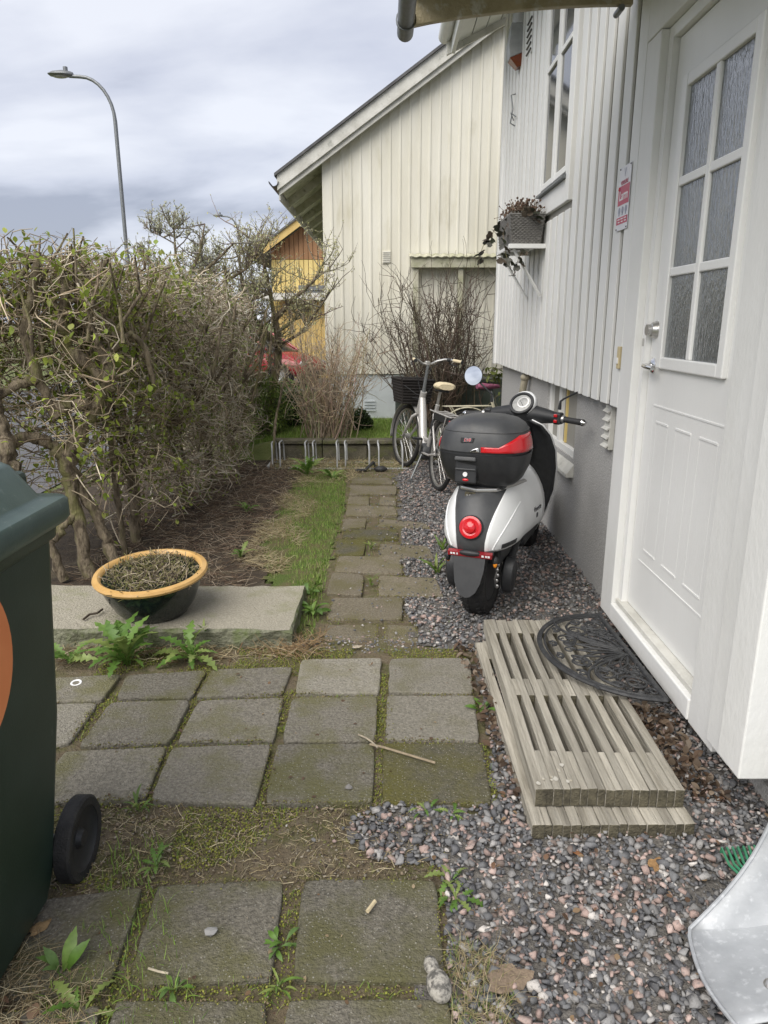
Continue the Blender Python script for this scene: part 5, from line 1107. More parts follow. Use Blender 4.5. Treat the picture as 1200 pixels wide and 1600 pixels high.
for s_ in (-1,1):
    for pa in ([(.92,s_*.745,.92),(.5,s_*.705,1.17),(.06,s_*.635,1.41)],[(-.32,s_*.765,.92),(-.38,s_*.655,1.42)],[(-1.02,s_*.765,.92),(-1.08,s_*.655,1.42)],[(-1.80,s_*.72,.92),(-1.55,s_*.645,1.36)],[(.05,s_*.635,1.405),(-.4,s_*.655,1.435),(-1.1,s_*.655,1.43),(-1.55,s_*.635,1.36)]):
        mb = MB(); mb.tube(pa, .038, 6); mb.build('pillar', m_redp, car)
    mb = MB(); mb.bb(-.34,-.33,s_*.835,s_*.842,.28,.9); mb.bb(.58,.59,s_*.835,s_*.842,.28,.9); mb.build('door_gap', m_black, bd)
    mb = MB(); mb.bb(-.28,-.12,s_*.84,s_*.86,.74,.78); mb.build('door_handle', m_redp, bd, bevel=.008)
    mb = MB(); mb.ell((.62,s_*.90,.97),(.06,.10,.07),10,8); mb.build('door_mirror', m_redp, car, smooth=True)
    mb = MB(); mb.ell((1.80,s_*.52,.60),(.12,.17,.09),12,8); mb.build('headlight', m_lensw, car, smooth=True)
    mb = MB(); mb.ell((-1.93,s_*.60,.75),(.06,.12,.12),12,8); mb.build('tail_light', m_red, car, smooth=True)
    for xw in (-1.22,1.22):
        Mw = Matrix.Translation((xw,s_*.72,.29)) @ Matrix.Rotation(R(90),4,'X')
        mb = MB(); mb.lathe([(.17,-.09),(.28,-.095),(.29,-.07),(.29,.07),(.28,.095),(.17,.09)],28,Mw,True); w_ = mb.build('wheel', m_tyre, car, smooth=True)
        mb = MB(); mb.lathe([(0,-.07),(.15,-.08),(.175,-.09),(.175,.09),(.15,.08),(0,.07)],24,Mw); mb.build('rim', m_steel, w_, smooth=True)
        mb = MB(); mb.lathe([(.30,-.13),(.34,-.13),(.34,.13),(.30,.13)],28,Mw,True); mb.build('wheel_arch', m_black, bd, smooth=True)
mb = MB(); mb.bb(1.86,1.945,-.5,.5,.28,.42); mb.build('bumper_grille', m_black, car, bevel=.02)
# ------------------------------------------------------------------ sheet metal scoop and green rake
m_sheet = M('galvanised_sheet', (.46,.475,.49), .62, .30, var=(.36,.375,.39), vs=9, vd=7, bump=.08, bs=25, var2=(.56,.575,.59), v2s=45, v2pos=(.55,.72), rvar=.12)
A_ = G(1215,1262,.40); B_ = G(1075,1455,.045); C_ = G(1150,1605,.10)
ms = MB()
left = []
for k in range(25):         # free front edge: concave above the corner, bowed below it
    t = k/24
    if t < .55:
        f = t/.55; p = A_.lerp(B_, f); bow = math.sin(math.pi*f); p = p+Vector((.035*bow, .012*bow, -.015*bow))
    else:
        f = (t-.55)/.45; p = B_.lerp(C_, f); bow = math.sin(math.pi*f); p = p+Vector((-.018*bow, 0, -.01*bow))
    left.append(p)
rows = [left]
for j in range(1,9):
    f = j/8; rows.append([p+Vector((.62*f,-.05*f,.33*f-.10*math.sin(math.pi*f)*(1-abs(2*i/24-1)*.6)))+Vector((0,0,.05*f*f)) for i,p in enumerate(left)])
ms.rings(rows, closed=False); scp = ms.build('sheet_metal_scoop', m_sheet, None, smooth=True, solid=.004); tag(scp, 'bent galvanised sheet metal scoop lying on the gravel at the corner', 'metal sheet')
rv = G(1199,1538,.20); mb = MB(); mb.lathe([(.012,0),(.012,.004),(.007,.008),(0,.009)],14,Matrix.Translation((rv.x+.005,rv.y,rv.z)) @ Matrix.Rotation(R(-30),4,'Y')); mb.build('rivet', m_steel, scp, smooth=True)
mb = MB(); mb.tube([p+Vector((0,0,.003)) for p in left], .005, 6); mb.build('rolled_edge', m_sheet, scp, smooth=True)
gr = thing('leaf_rake', 'green tined leaf rake lying behind the metal sheet', 'rake')
m_rakeg = M('green_enamel', (.06,.33,.17), .4, var=(.08,.27,.15), vs=30)
for k in range(9):
    tip = G(1128+k*8.5,1326-k*.6,.035); kn = G(1140+k*7.5,1352-k*1.2,.065); rt = G(1222+k*3,1430,.10)
    mb = MB(); mb.tube([tip+Vector((0,0,-.018)),tip,kn,kn.lerp(rt,.4),rt], .0052, 6, flat=.8); mb.build('tine', m_rakeg, gr, smooth=True)
h0 = G(1234,1430,.10); mb = MB(); mb.box(h0,(.14,.03,.015),(0,0,R(-20))); mb.build('rake_head', m_rakeg, gr, bevel=.003)
mb = MB(); mb.tube([h0, h0+Vector((.9,-.35,.5))], .013, 10); mb.build('rake_handle', m_wood, gr)
# ------------------------------------------------------------------ small things on the paving
def ground_leaf(name, label, px, py, s, rz, col, grp=None, z=.035, tilt=.12):
    mb = MB(); n = 16; ring = []
    for k in range(n):
        a = 2*math.pi*k/n; r = (.5+.09*math.cos(3*a+.6)+.07*math.cos(5*a)+random.uniform(-.04,.04))*(1.35 if abs(math.sin(a/2))>.97 else 1)
        ring.append((r*math.cos(a)*1.25, r*math.sin(a)*.85, .10*r*math.cos(2*a)))
    mb.add(ring+[(0,0,.02)], [(i,(i+1)%n,n) for i in range(n)])
    o = mb.build(name, M('dry_leaf', col, .8, var=tuple(c*.6 for c in col), vs=60, bump=.4, bs=90), None, solid=.0012); p = G(px,py,z)
    o.location = p; o.rotation_euler = (tilt,tilt*.6,rz); o.scale = (s,s,s); tag(o, label, 'leaf', grp); return o
ground_leaf('dry_leaf', 'large curled grey brown leaf on the gravel beside the grass tuft', 798,1528,.085,.3,(.24,.18,.125),None,.045)
ground_leaf('dry_leaf', 'crumpled orange brown leaf lying on gravel below the wooden steps', 1024,1349,.045,.9,(.36,.21,.09),None,.035)
ground_leaf('dry_leaf', 'small rust leaf on the gravel under the lower step edge', 900,1330,.028,2.,(.27,.12,.05),None,.035)
ground_leaf('dry_leaf', 'narrow tan leaf lying on the dark slab by the bin', 63,1448,.04,1.,(.33,.22,.11),None,.04)
ground_leaf('dry_leaf', 'pale leaf on the earth at the near end of the path', 558,1010,.035,.4,(.55,.47,.36),None,.03)
sb = MB(); sb.ell((0,0,0),(.030,.044,.026),18,12); sb.ell((-.004,.05,.008),(.018,.026,.017),14,10)
sb = sb.build('mottled_stone', M('mottled_stone', (.36,.34,.30), .9, var=(.11,.105,.095), vs=55, vd=3, vpos=(.45,.6), bump=.6, bs=70), smooth=True); p = G(686,1540,.052); sb.location = p; sb.rotation_euler = (0,0,R(14)); tag(sb, 'mottled grey stone ornament at the edge of the paving slab', 'stone')
def stick(name, label, pts, r, col, z=.04):
    mb = MB(); mb.tube([G(x,y,z+dz) for x,y,dz in pts], r, 6); o = mb.build(name, M('stick', col, .8, var=tuple(c*.7 for c in col), vs=60), smooth=True); tag(o, label, 'twig')
stick('dry_twig', 'long straight dry twig lying across the mossy slab joint', [(578,1163,.004),(600,1168,.006),(640,1180,.004),(680,1192,.003)], .0045, (.35,.28,.19))
stick('dry_twig', 'forked pale twig beside the long twig on the slabs', [(560,1148,.006),(572,1153,.012),(582,1160,.008),(590,1168,.006)], .0035, (.42,.36,.27))
stick('dry_twig', 'short pale wood splinter on the near paving slab', [(574,1424,.004),(586,1408,.004)], .006, (.62,.52,.33))
stick('dry_twig', 'thin pale stem on the slab joint near the foreground', [(232,1513,.004),(248,1518,.005),(263,1521,.004)], .0028, (.55,.48,.36))
stick('dry_twig', 'dark curled twig lying on the granite slab', [(130,968,.09),(140,960,.095),(152,958,.10),(160,952,.095)], .006, (.06,.045,.03))
rg = MB(); pr = [(.020+.005*math.cos(2*math.pi*k/8),.0035*math.sin(2*math.pi*k/8)) for k in range(8)]; rg.lathe(pr, 24, None, True); rg = rg.build('white_ring', m_whiteflat, smooth=True); rg.location = G(119,1067,.036); rg.rotation_euler = (.15,0,0); tag(rg, 'small white plastic ring lying on the paving by the bin', 'ring')
pb_ = MB(); pb_.add(IV*np.array([.020,.014,.010])*rng.uniform(.8,1.2,(12,1)), IF); pb_ = pb_.build('pebble', M('pebble_pale', (.30,.295,.285), .85)); pb_.location = G(330,1455,.04); tag(pb_, 'single grey pebble on the dark near slab', 'pebble')
pb2 = MB(); pb2.add(IV*np.array([.016,.012,.009])*rng.uniform(.8,1.2,(12,1)), IF); pb2 = pb2.build('pebble', M('pebble_grey', (.2,.19,.18), .8)); pb2.location = G(545,1230,.04); tag(pb2, 'single grey pebble on the mossy slab above the gravel', 'pebble')
# ================================================================== VEGETATION
def tint(base, n, lo=.6, hi=1.4, jit=.06):
    c = np.array(base)[None]*rng.uniform(lo, hi, (n,1)); return np.clip(c*(1+rng.normal(0,jit,(n,3))), .005, .95)
def gnarl(pts, radii, sub=5, amp=.35):
    """thicken and knot a limb: resample with wobble"""
    P = [Vector(p) for p in pts]; out = []; rr = []
    for i in range(len(P)-1):
        for k in range(sub):
            t = k/sub; q = P[i].lerp(P[i+1], t); r = radii[i]+(radii[i+1]-radii[i])*t
            out.append(q+Vector((random.gauss(0,r*amp*.5),random.gauss(0,r*amp*.5),random.gauss(0,r*amp*.3)))); rr.append(r*random.uniform(1-amp*.4,1+amp*.6))
    out.append(P[-1]); rr.append(radii[-1]); return out, rr
def limb(parent, pts, radii, name='limb', mat=None):
    p, r = gnarl(pts, [q*.72 for q in radii], 6, .42); mb = MB(); mb.tube(p, r, 9); return mb.build(name, mat or m_bark, parent, smooth=True)
def hedge_twigs(parent, lo, hi, n, rad, cols, leafn, leafs, leafc, zp=.8, wob=.42):
    lo, hi = np.array(lo), np.array(hi); ctr = (lo+hi)/2
    st = lo+rng.random((n,3))*(hi-lo); st[:,2] = lo[2]+(hi[2]-lo[2])*rng.random(n)**zp
    d = rng.normal(0,1,(n,3)); d[:,0] += .9*np.where(st[:,0]>ctr[0]-.25,1,-.4); d[:,2] = d[:,2]*.55+.12; d[:,1] *= .9
    L_ = rng.uniform(.16,.58,n); K = 6
    P = walks(st, d, L_, K, wob, .02)
    # clipped hedge surface with uneven face
    wav = .10*np.sin(P[:,:,1]*5.1+P[:,:,2]*3.)+.06*np.sin(P[:,:,2]*9.+P[:,:,1]*2)
    P[:,:,0] = np.minimum(P[:,:,0], hi[0]+wav+.05); P[:,:,2] = np.minimum(P[:,:,2], hi[2]+.07*np.sin(P[:,:,1]*7+P[:,:,0]*5)+.08); P[:,:,2] = np.maximum(P[:,:,2], .04)
    P += rng.normal(0,.006,P.shape)
    r0 = rng.uniform(rad[0],rad[1],n)*rng.choice([1,1,1,1.7],n); rr = r0[:,None]*np.linspace(1,.45,K)[None]
    V, F = np_tubes(P, rr, 4)
    c = np.array(cols)[rng.integers(0,len(cols),n)]*rng.uniform(.55,1.3,(n,1)); C = np.repeat(c, K*4, 0)
    tw = kind(npmesh('crown', V, F, m_twig, parent, C), 'stuff')
    if leafn:
        i = rng.integers(0,n,leafn); k = rng.integers(2,K,leafn); pos = P[i,k]+rng.normal(0,.012,(leafn,3))
        R_ = rotmats(leafn, None, .9); lc = np.array(leafc)[rng.integers(0,len(leafc),leafn)]*rng.uniform(.6,1.35,(leafn,1))
        kind(scatter('leaves', LT, LF, pos, R_, rng.uniform(leafs[0],leafs[1],leafn), lc, m_leaf, parent), 'stuff')
    return P
twc = [(.36,.28,.19),(.50,.42,.30),(.20,.15,.10),(.42,.34,.24),(.62,.54,.42)]
lfc = [(.27,.35,.05),(.36,.44,.075),(.20,.27,.045),(.42,.46,.12)]
HG = 'clipped trees of the hedge along the road'
def hedge_tree(label, limbs, lo, hi, n, rad, leafn, leafs, cols=twc, leafc=lfc, zp=.8):
    t = thing('hedge_tree', label, 'hedge', (0,0,0), 0, HG)
    for i, (pts, radii) in enumerate(limbs): limb(t, pts, radii, 'trunk' if i == 0 else 'limb')
    hedge_twigs(t, lo, hi, n, rad, cols, leafn, leafs, leafc, zp); return t
A = lambda x, y, Y: WY(x, y, Y)
near_limbs = [
 ([A(140,912,4.28),A(128,840,4.30),A(112,770,4.32),A(106,712,4.34)], [.062,.055,.062,.088]),
 ([A(106,712,4.34),A(128,676,4.36),A(152,636,4.38),A(170,598,4.40),A(163,556,4.44),A(140,522,4.48),A(118,492,4.5)], [.08,.05,.046,.055,.045,.036,.03]),
 ([A(106,712,4.34),A(72,690,4.30),A(42,682,4.24),A(-10,705,4.15)], [.07,.045,.048,.045]),
 ([A(152,636,4.38),A(104,628,4.34),A(88,648,4.30),A(60,592,4.26),A(26,604,4.2),A(-30,630,4.1)], [.045,.06,.05,.045,.04,.035]),
 ([A(168,598,4.40),A(112,548,4.34),A(98,505,4.32),A(101,432,4.32)], [.05,.045,.038,.030]),
 ([A(60,592,4.26),A(36,520,4.26),A(52,462,4.28),A(58,394,4.28)], [.042,.036,.034,.030]),
 ([A(186,905,4.36),A(168,850,4.38),A(150,800,4.38),A(130,775,4.36),A(108,730,4.34)], [.055,.05,.048,.045,.05]),
 ([A(100,905,4.2),A(78,850,4.18),A(100,820,4.24),A(120,800,4.3)], [.045,.04,.035,.03]),
 ([A(163,556,4.44),A(205,520,4.5),A(228,545,4.55),A(240,600,4.6)], [.034,.026,.022,.018]),
 ([A(101,470,4.32),A(135,470,4.35),A(175,505,4.4),A(205,540,4.45)], [.018,.014,.012,.010]),
 ([A(118,492,4.5),A(150,440,4.55),A(170,400,4.6)], [.028,.02,.014]),
 ([A(58,394,4.28),A(30,440,4.3),A(5,470,4.3)], [.016,.014,.012])]
stubs = []
for k in range(26):
    x_ = random.uniform(-60,200); Y_ = random.uniform(4.1,4.8); z_ = random.uniform(1.75,2.0); p = WY(x_,460,Y_)
    stubs.append(([Vector((p.x,Y_,z_-.35)),Vector((p.x+random.gauss(0,.06),Y_+random.gauss(0,.06),z_-.15)),Vector((p.x+random.gauss(0,.1),Y_+random.gauss(0,.1),z_+random.uniform(.05,.2)))],[.016,.012,.007]))
hedge_tree('gnarled near hedge tree with thick knotted limbs behind the green bin', near_limbs+stubs, (-2.75,4.22,.55), (-1.70,4.85,1.97), 1550, (.0019,.0046), 3200, (.022,.050), zp=.55)
l2 = [([A(20,735,4.05),A(8,690,4.05),A(-6,640,4.08),A(-20,590,4.1)], [.06,.058,.055,.05]), ([A(-6,640,4.08),A(-60,600,4.1),A(-140,520,4.1)], [.045,.04,.03])]
hedge_tree('leftmost hedge tree with a thick trunk cut by the picture edge', l2, (-3.3,3.95,.5), (-2.35,4.5,2.02), 750, (.002,.0046), 800, (.02,.046))
def gen_limbs(x, y, n=6, h=1.9, r=.05):
    ls = [([Vector((x,y,-.05)),Vector((x+.03,y,.35)),Vector((x-.02,y+.04,.8))], [r*1.2,r,r*1.05])]
    for k in range(n):
        a = random.uniform(0,6.28); e = Vector((x+.45*math.cos(a),y+.42*math.sin(a),h*random.uniform(.7,1.0))); s_ = Vector((x,y,random.uniform(.35,.85)))
        m_ = s_.lerp(e,.5)+Vector((random.gauss(0,.09),random.gauss(0,.09),-.05)); ls.append(([s_,s_.lerp(m_,.5)+Vector((random.gauss(0,.04),random.gauss(0,.04),0)),m_,e], [r*.6,r*.5,r*.42,r*.22]))
    return ls
hedge_tree('second hedge tree with a pale bare stem beside the planter bowl', [([A(196,868,4.75),A(186,800,4.75),A(178,730,4.74),A(172,680,4.72),A(168,610,4.70)], [.034,.030,.03,.028,.022])]+gen_limbs(-1.85,5.05,7), (-2.3,4.8,.2), (-1.58,5.7,1.95), 1350, (.0020,.0046), 3600, (.020,.044), zp=.65)
twf = [(.42,.35,.26),(.55,.48,.37),(.27,.215,.15),(.66,.60,.49),(.46,.39,.29)]
lff = [(.24,.29,.07),(.31,.34,.10),(.17,.22,.06)]
hedge_tree('third hedge tree, dense and dark stemmed, along the garden bed', gen_limbs(-1.78,6.0,8,1.9,.055), (-2.15,5.5,.10), (-1.52,6.5,1.95), 1050, (.0026,.0054), 2600, (.018,.036), twf, lff, zp=.72)
hedge_tree('fourth hedge tree, grey twigged, right of the third one', gen_limbs(-1.72,6.75,8,1.9,.055), (-2.15,6.3,.08), (-1.50,7.25,1.92), 1050, (.0028,.0056), 2000, (.016,.033), twf, lff, zp=.75)
hedge_tree('fifth hedge tree, close twigged, near the left end of the rack', gen_limbs(-1.66,7.55,8,1.9,.05), (-2.15,7.05,.08), (-1.50,8.1,1.88), 1050, (.0028,.0056), 2200, (.016,.033), twf, lff, zp=.75)
hedge_tree('farthest hedge tree with green lower leaves past the bicycle rack', gen_limbs(-1.75,8.6,8,1.9,.05), (-2.2,7.95,.06), (-1.55,9.4,1.80), 1200, (.0030,.006), 3400, (.018,.036), twf, [(.20,.28,.06),(.27,.33,.09),(.14,.20,.05)])
# budding tree behind the hedge
def bud_tree(label, stems, spread, n1, n2, leafn, lsz, leafc, barkc, top=None):
    t = thing('budding_tree', label, 'tree', (0,0,0), 0, 'budding trees behind the hedge')
    ends = []
    for i, (pts, radii) in enumerate(stems):
        p, r = gnarl(pts, radii, 4, .2); mb = MB(); mb.tube(p, r, 8); mb.build('trunk' if i == 0 else 'limb', m_bark, t, smooth=True); ends += [tuple(q) for q in p[3:]]
    E = np.array(ends); st = E[rng.integers(0,len(E),n1)]
    d = rng.normal(0,1,(n1,3))*np.array([1,1,.6]); d[:,2] += .8; P1 = walks(st, d, rng.uniform(.3,.9,n1)*spread, 7, .14, .08)
    V,F = np_tubes(P1, np.linspace(.009,.004,7)[None].repeat(n1,0)*rng.uniform(.6,1.2,(n1,1)), 4); kind(npmesh('crown', V, F, m_twig, t, np.repeat(tint(barkc,n1),28,0)), 'stuff')
    s2 = P1[rng.integers(0,n1,n2), rng.integers(2,7,n2)]; d2 = rng.normal(0,1,(n2,3)); d2[:,2] += 1.0; P2 = walks(s2, d2, rng.uniform(.10,.42,n2)*spread, 5, .10, .05)
    V,F = np_tubes(P2, np.linspace(.004,.002,5)[None].repeat(n2,0), 3); kind(npmesh('twigs', V, F, m_twig, t, np.repeat(tint(barkc,n2),15,0)), 'stuff')
    i = rng.integers(0,n2,leafn); pos = P2[i, rng.integers(1,5,leafn)]+rng.normal(0,.010,(leafn,3))
    kind(scatter('leaves', LT, LF, pos, rotmats(leafn,None,1.2), rng.uniform(lsz[0],lsz[1],leafn), np.array(leafc)[rng.integers(0,len(leafc),leafn)]*rng.uniform(.65,1.3,(leafn,1)), m_leaf, t), 'stuff')
    return t
bt = Vector((-1.62,9.3,.15))
S1 = lambda x, y, Y=9.2: WY(x,y,Y)
bud_tree('pale budding tree with crooked limbs reaching over the yellow house', [([bt,S1(428,600,9.3),S1(436,540,9.3),S1(430,500)], [.07,.06,.05,.04]),([S1(430,500),S1(455,470),S1(490,440),S1(505,412)], [.035,.028,.02,.012]),([S1(432,540),S1(400,500),S1(380,450),S1(372,400)], [.04,.03,.022,.012]),([S1(430,500),S1(420,450),S1(410,400),S1(395,372)], [.03,.025,.018,.010]),([S1(432,520),S1(460,500),S1(480,470)],[.025,.018,.01]),([S1(436,540),S1(470,520,9.1),S1(500,480,9.0)],[.022,.016,.01])], 0.62, 120, 900, 6500, (.012,.025), [(.62,.59,.33),(.55,.54,.28),(.70,.68,.47),(.45,.45,.21)], (.22,.19,.15))
bud_tree('tall silvery budding tree rising above the middle of the hedge', [([Vector((-2.2,8.2,.1)),S1(300,560,8.2),S1(290,480,8.2),S1(296,430,8.2)], [.05,.045,.035,.03]),([S1(296,430,8.2),S1(312,395,8.2),S1(320,350,8.2)], [.022,.015,.007]),([S1(292,450,8.2),S1(275,400,8.2),S1(272,362,8.2),S1(270,352,8.2)], [.02,.015,.009,.006]),([S1(290,480,8.2),S1(250,430,8.1),S1(225,395,8.1)], [.022,.015,.008]),([S1(300,440,8.2),S1(340,405,8.3),S1(365,380,8.3)],[.02,.014,.008]),([S1(272,380,8.2),S1(250,368,8.2),S1(236,362,8.2)],[.008,.006,.004])], .30, 90, 560, 3600, (.012,.025), [(.58,.59,.42),(.48,.50,.32),(.68,.69,.55)], (.22,.19,.16))
bud_tree('low greenish budding tree filling the hedge top between the two others', [([Vector((-2.1,8.9,.1)),S1(345,560,8.9),S1(350,480,8.9),S1(352,430,8.9)], [.05,.045,.035,.025]),([S1(350,480,8.9),S1(320,440,8.9),S1(305,415,8.9)], [.02,.015,.008]),([S1(352,440,8.9),S1(385,420,8.9),S1(405,395,8.9)],[.02,.014,.008]),([S1(350,470,8.9),S1(390,470,8.9),S1(420,460,8.9)],[.02,.014,.008])], .5, 120, 850, 5400, (.012,.025), [(.56,.56,.29),(.48,.49,.24),(.64,.62,.38)], (.22,.19,.15))
# bare shrubs
def bare_shrub(label, base, n, h, spread, r, col, side, wob=.10, up=1.):
    t = thing('bare_shrub', label, 'shrub', (0,0,0), 0)
    st = np.array(base)[None]+np.stack([rng.normal(0,side,n),rng.normal(0,side*.7,n),np.zeros(n)],1)
    d = np.stack([rng.normal(0,spread,n),rng.normal(0,spread*.7,n),np.full(n,up)],1); K = 10
    P = walks(st, d, rng.uniform(.55,1.,n)*h, K, wob, .05); V,F = np_tubes(P, np.linspace(r,r*.35,K)[None]*rng.uniform(.6,1.2,(n,1)), 5)
    kind(npmesh('stems', V, F, m_twig, t, np.repeat(tint(col,n),K*5,0)), 'stuff')
    n2 = n*11; s2 = P[rng.integers(0,n,n2), rng.integers(3,K,n2)]; d2 = rng.normal(0,.7,(n2,3)); d2[:,2] += .75
    P2 = walks(s2, d2, rng.uniform(.12,.42,n2)*h/1.6, 6, .2, .04); V,F = np_tubes(P2, np.linspace(r*.42,r*.18,6)[None].repeat(n2,0), 4)
    kind(npmesh('crown', V, F, m_twig, t, np.repeat(tint(col,n2),24,0)), 'stuff'); return t, P, P2
b1 = WY(512,708,8.62); bare_shrub('straw brown bare bush with many upright stems behind the rack', (b1.x,8.62,.12), 120, 1.45, .27, .0075, (.38,.305,.215), .13)
b2 = WY(683,690,9.35); bare_shrub('dark bare shrub with fine crossing twigs in front of the cream wall', (b2.x,9.35,.2), 95, 2.1, .36, .0095, (.10,.075,.055), .20, .13)
mbp = thing('pruned_sapling', 'thin forked sapling stem left of the straw brown bush', 'sapling')
limb(mbp, [G(424,735),WY(430,660,8.1),WY(440,610,8.2),WY(447,590,8.2),WY(455,580,8.2)], [.022,.020,.017,.014,.010], 'stem'); limb(mbp, [WY(447,592,8.2),WY(475,625,8.3),WY(500,650,8.4),WY(505,670,8.45)], [.011,.010,.009,.008], 'branch')
limb(mbp, [WY(440,610,8.2),WY(425,560,8.15),WY(415,548,8.1)], [.008,.006,.004], 'branch')
def round_shrub(label, c, r, n, cols, ls=(.02,.035)):
    t = thing('boxwood_shrub', label, 'shrub', (0,0,0), 0, 'clipped evergreen shrubs by the cream house')
    mb = MB(); mb.tube([(c[0],c[1],.15),(c[0],c[1],c[2])], [.03,.02], 6); mb.build('trunk', m_bark, t)
    v = rng.normal(size=(n,3)); v /= np.linalg.norm(v,axis=1)[:,None]; v *= (rng.random(n)**.25)[:,None]*np.array(r)*(1+.10*np.sin(v[:,[0]]*9+v[:,[2]]*7))
    kind(scatter('crown', LT, LF, v+np.array(c), rotmats(n,None,1.2), rng.uniform(ls[0],ls[1],n), np.array(cols)[rng.integers(0,len(cols),n)]*rng.uniform(.5,1.4,(n,1)), m_leaf, t), 'stuff')
eg = [(.035,.065,.015),(.05,.085,.02),(.025,.045,.012)]
q = WY(453,640,9.6); round_shrub('dark green rounded shrub left of the straw brown bush', (q.x,9.6,q.z), (.26,.26,.25), 2600, eg)
q = WY(560,660,9.3); round_shrub('dark green clipped shrub right of the straw brown bush', (q.x,9.3,q.z), (.19,.2,.19), 2200, eg)
q = WY(424,585,13.0); round_shrub('low dark green shrub in front of the red car', (q.x,13.0,q.z-.32), (.75,.4,.26), 2600, [(.06,.10,.02),(.09,.13,.03)], (.03,.05))
q = WY(418,640,9.0); round_shrub('light green loose shrub between hedge end and lawn', (q.x,9.0,q.z), (.30,.3,.42), 2400, [(.14,.20,.04),(.20,.25,.06),(.09,.14,.03)], (.02,.04))
cl = thing('climbing_plant', 'sparse leafy climber at the far corner of the white house', 'climber')
c0 = WY(795,585,8.0); V0 = [Vector((c0.x-.02,8.05,c0.z-.25)),Vector((c0.x-.12,8.03,c0.z-.06)),Vector((c0.x-.24,8.0,c0.z)),Vector((c0.x-.16,8.0,c0.z+.06)),Vector((c0.x+.06,8.0,c0.z+.06))]
mb = MB(); mb.tube(V0, .006, 5); mb.build('stem', m_bark, cl)
pos = np.array([tuple(V0[random.randrange(0,4)].lerp(V0[random.randrange(1,5)],random.random())) for _ in range(60)])+rng.normal(0,.035,(60,3))
kind(scatter('leaves', LT, LF, pos, rotmats(60,None,1.), rng.uniform(.04,.075,60), np.array([.16,.19,.05])*rng.uniform(.6,1.3,(60,1)), m_leaf, cl), 'stuff')
# ------------------------------------------------------------------ gravel
P_ = rand_in(gravel_poly, 6200); P_ = P_[(P_[:,1]>.9)&(P_[:,0]<1.9)]
keep = np.ones(len(P_), bool)
for pp in paver_polys: keep &= ~inpoly(P_, pp)
thin = (P_[:,1]>2.4); keep &= ~(thin & (rng.random(len(P_))<.40)); P_ = P_[keep]; n = len(P_)
temps = []
for k in range(10):
    v = IV*rng.uniform(.62,1.25,(12,1)); v = v*np.array([1.,rng.uniform(.6,.85),rng.uniform(.45,.7)]); temps.append(v)
pal = np.array([(.105,.106,.112),(.15,.152,.156),(.22,.216,.212),(.30,.29,.28),(.34,.25,.22),(.40,.305,.27),(.48,.45,.42),(.18,.14,.12)])
pw = np.array([.24,.22,.17,.10,.11,.07,.05,.04]); cc = pal[rng.choice(len(pal),n,p=pw)]*rng.uniform(.75,1.25,(n,1))
zz = .018+rng.random(n)**2*.020; sz = np.clip(rng.lognormal(math.log(.0102),.38,n),.004,.023)
def hull(n):
    v = rng.normal(size=(n,3)); v /= np.linalg.norm(v,axis=1)[:,None]; v *= np.array([1.,rng.uniform(.62,.9),rng.uniform(.5,.72)])*1.05
    bm = bmesh.new(); [bm.verts.new(p) for p in v]; bmesh.ops.convex_hull(bm, input=bm.verts); bmesh.ops.triangulate(bm, faces=bm.faces); bm.verts.index_update()
    V = np.array([tuple(q.co) for q in bm.verts]); F = np.array([[q.index for q in f.verts] for f in bm.faces]); bm.free(); return V, F
def scatter_multi(name, tl, pos, rots, scl, cols, mat):
    which = rng.integers(0,len(tl),len(pos)); VV, FF, CC = [], [], []; off = 0
    for k,(tv,tf) in enumerate(tl):
        ix = np.where(which==k)[0]; V = np.einsum('nij,nkj->nki', rots[ix], tv[None]*np.asarray(scl)[ix][:,None,None])+np.asarray(pos)[ix][:,None,:]
        F = (tf[None]+(np.arange(len(ix))*len(tv))[:,None,None]).reshape(-1,3)+off; off += len(ix)*len(tv); VV.append(V.reshape(-1,3)); FF.append(F); CC.append(np.repeat(np.asarray(cols)[ix],len(tv),0))
    return kind(npmesh(name, np.concatenate(VV), np.concatenate(FF), mat, None, np.concatenate(CC)), 'stuff')
ST = [hull(k) for k in (9,10,11,12,10,9,11,12)]
scatter_multi('gravel', ST, np.column_stack([P_,zz]), rotmats(n,None,.5), sz, cc, m_stone)
n = 1500; sp = np.column_stack([rng.uniform(-.32,.55,n),rng.uniform(3.35,7.7,n)]); sp = sp[rng.random(n) < np.clip((sp[:,0]+.35)*1.5,.08,1)]; n = len(sp)
scatter_multi('path_grit', ST, np.column_stack([sp,np.full(n,.034)]), rotmats(n,None,.5), rng.uniform(.004,.011,n), pal[rng.choice(len(pal),n,p=pw)], m_stone)
n = 900; sp = np.column_stack([rng.uniform(-1.2,.45,n),rng.uniform(1.0,3.3,n)]); scatter_multi('slab_grit', ST, np.column_stack([sp,np.full(n,.035)]), rotmats(n,None,.5), rng.uniform(.0012,.0032,n), np.array([.22,.19,.14])*rng.uniform(.4,1.6,(n,1)), m_attr)
# a few stray stones on soil and slabs
n = 240; sp = np.column_stack([rng.uniform(-.35,.42,n),rng.uniform(1.85,2.35,n)]); m_ = rng.random(n) < np.clip((sp[:,0]+.4),.05,1); sp = sp[m_]; n = len(sp)
kind(scatter('stray_gravel', temps, IF, np.column_stack([sp,np.full(n,.022)]), rotmats(n,None,.5), rng.uniform(.006,.013,n), pal[rng.choice(len(pal),n,p=pw)], m_stone), 'stuff')
n = 420; sp = np.column_stack([rng.uniform(-.5,.5,n),rng.uniform(3.22,3.42,n)]); kind(scatter('edge_gravel', temps, IF, np.column_stack([sp,np.full(n,.014)]), rotmats(n,None,.5), rng.uniform(.005,.011,n), pal[rng.choice(len(pal),n,p=pw)], m_stone), 'stuff')
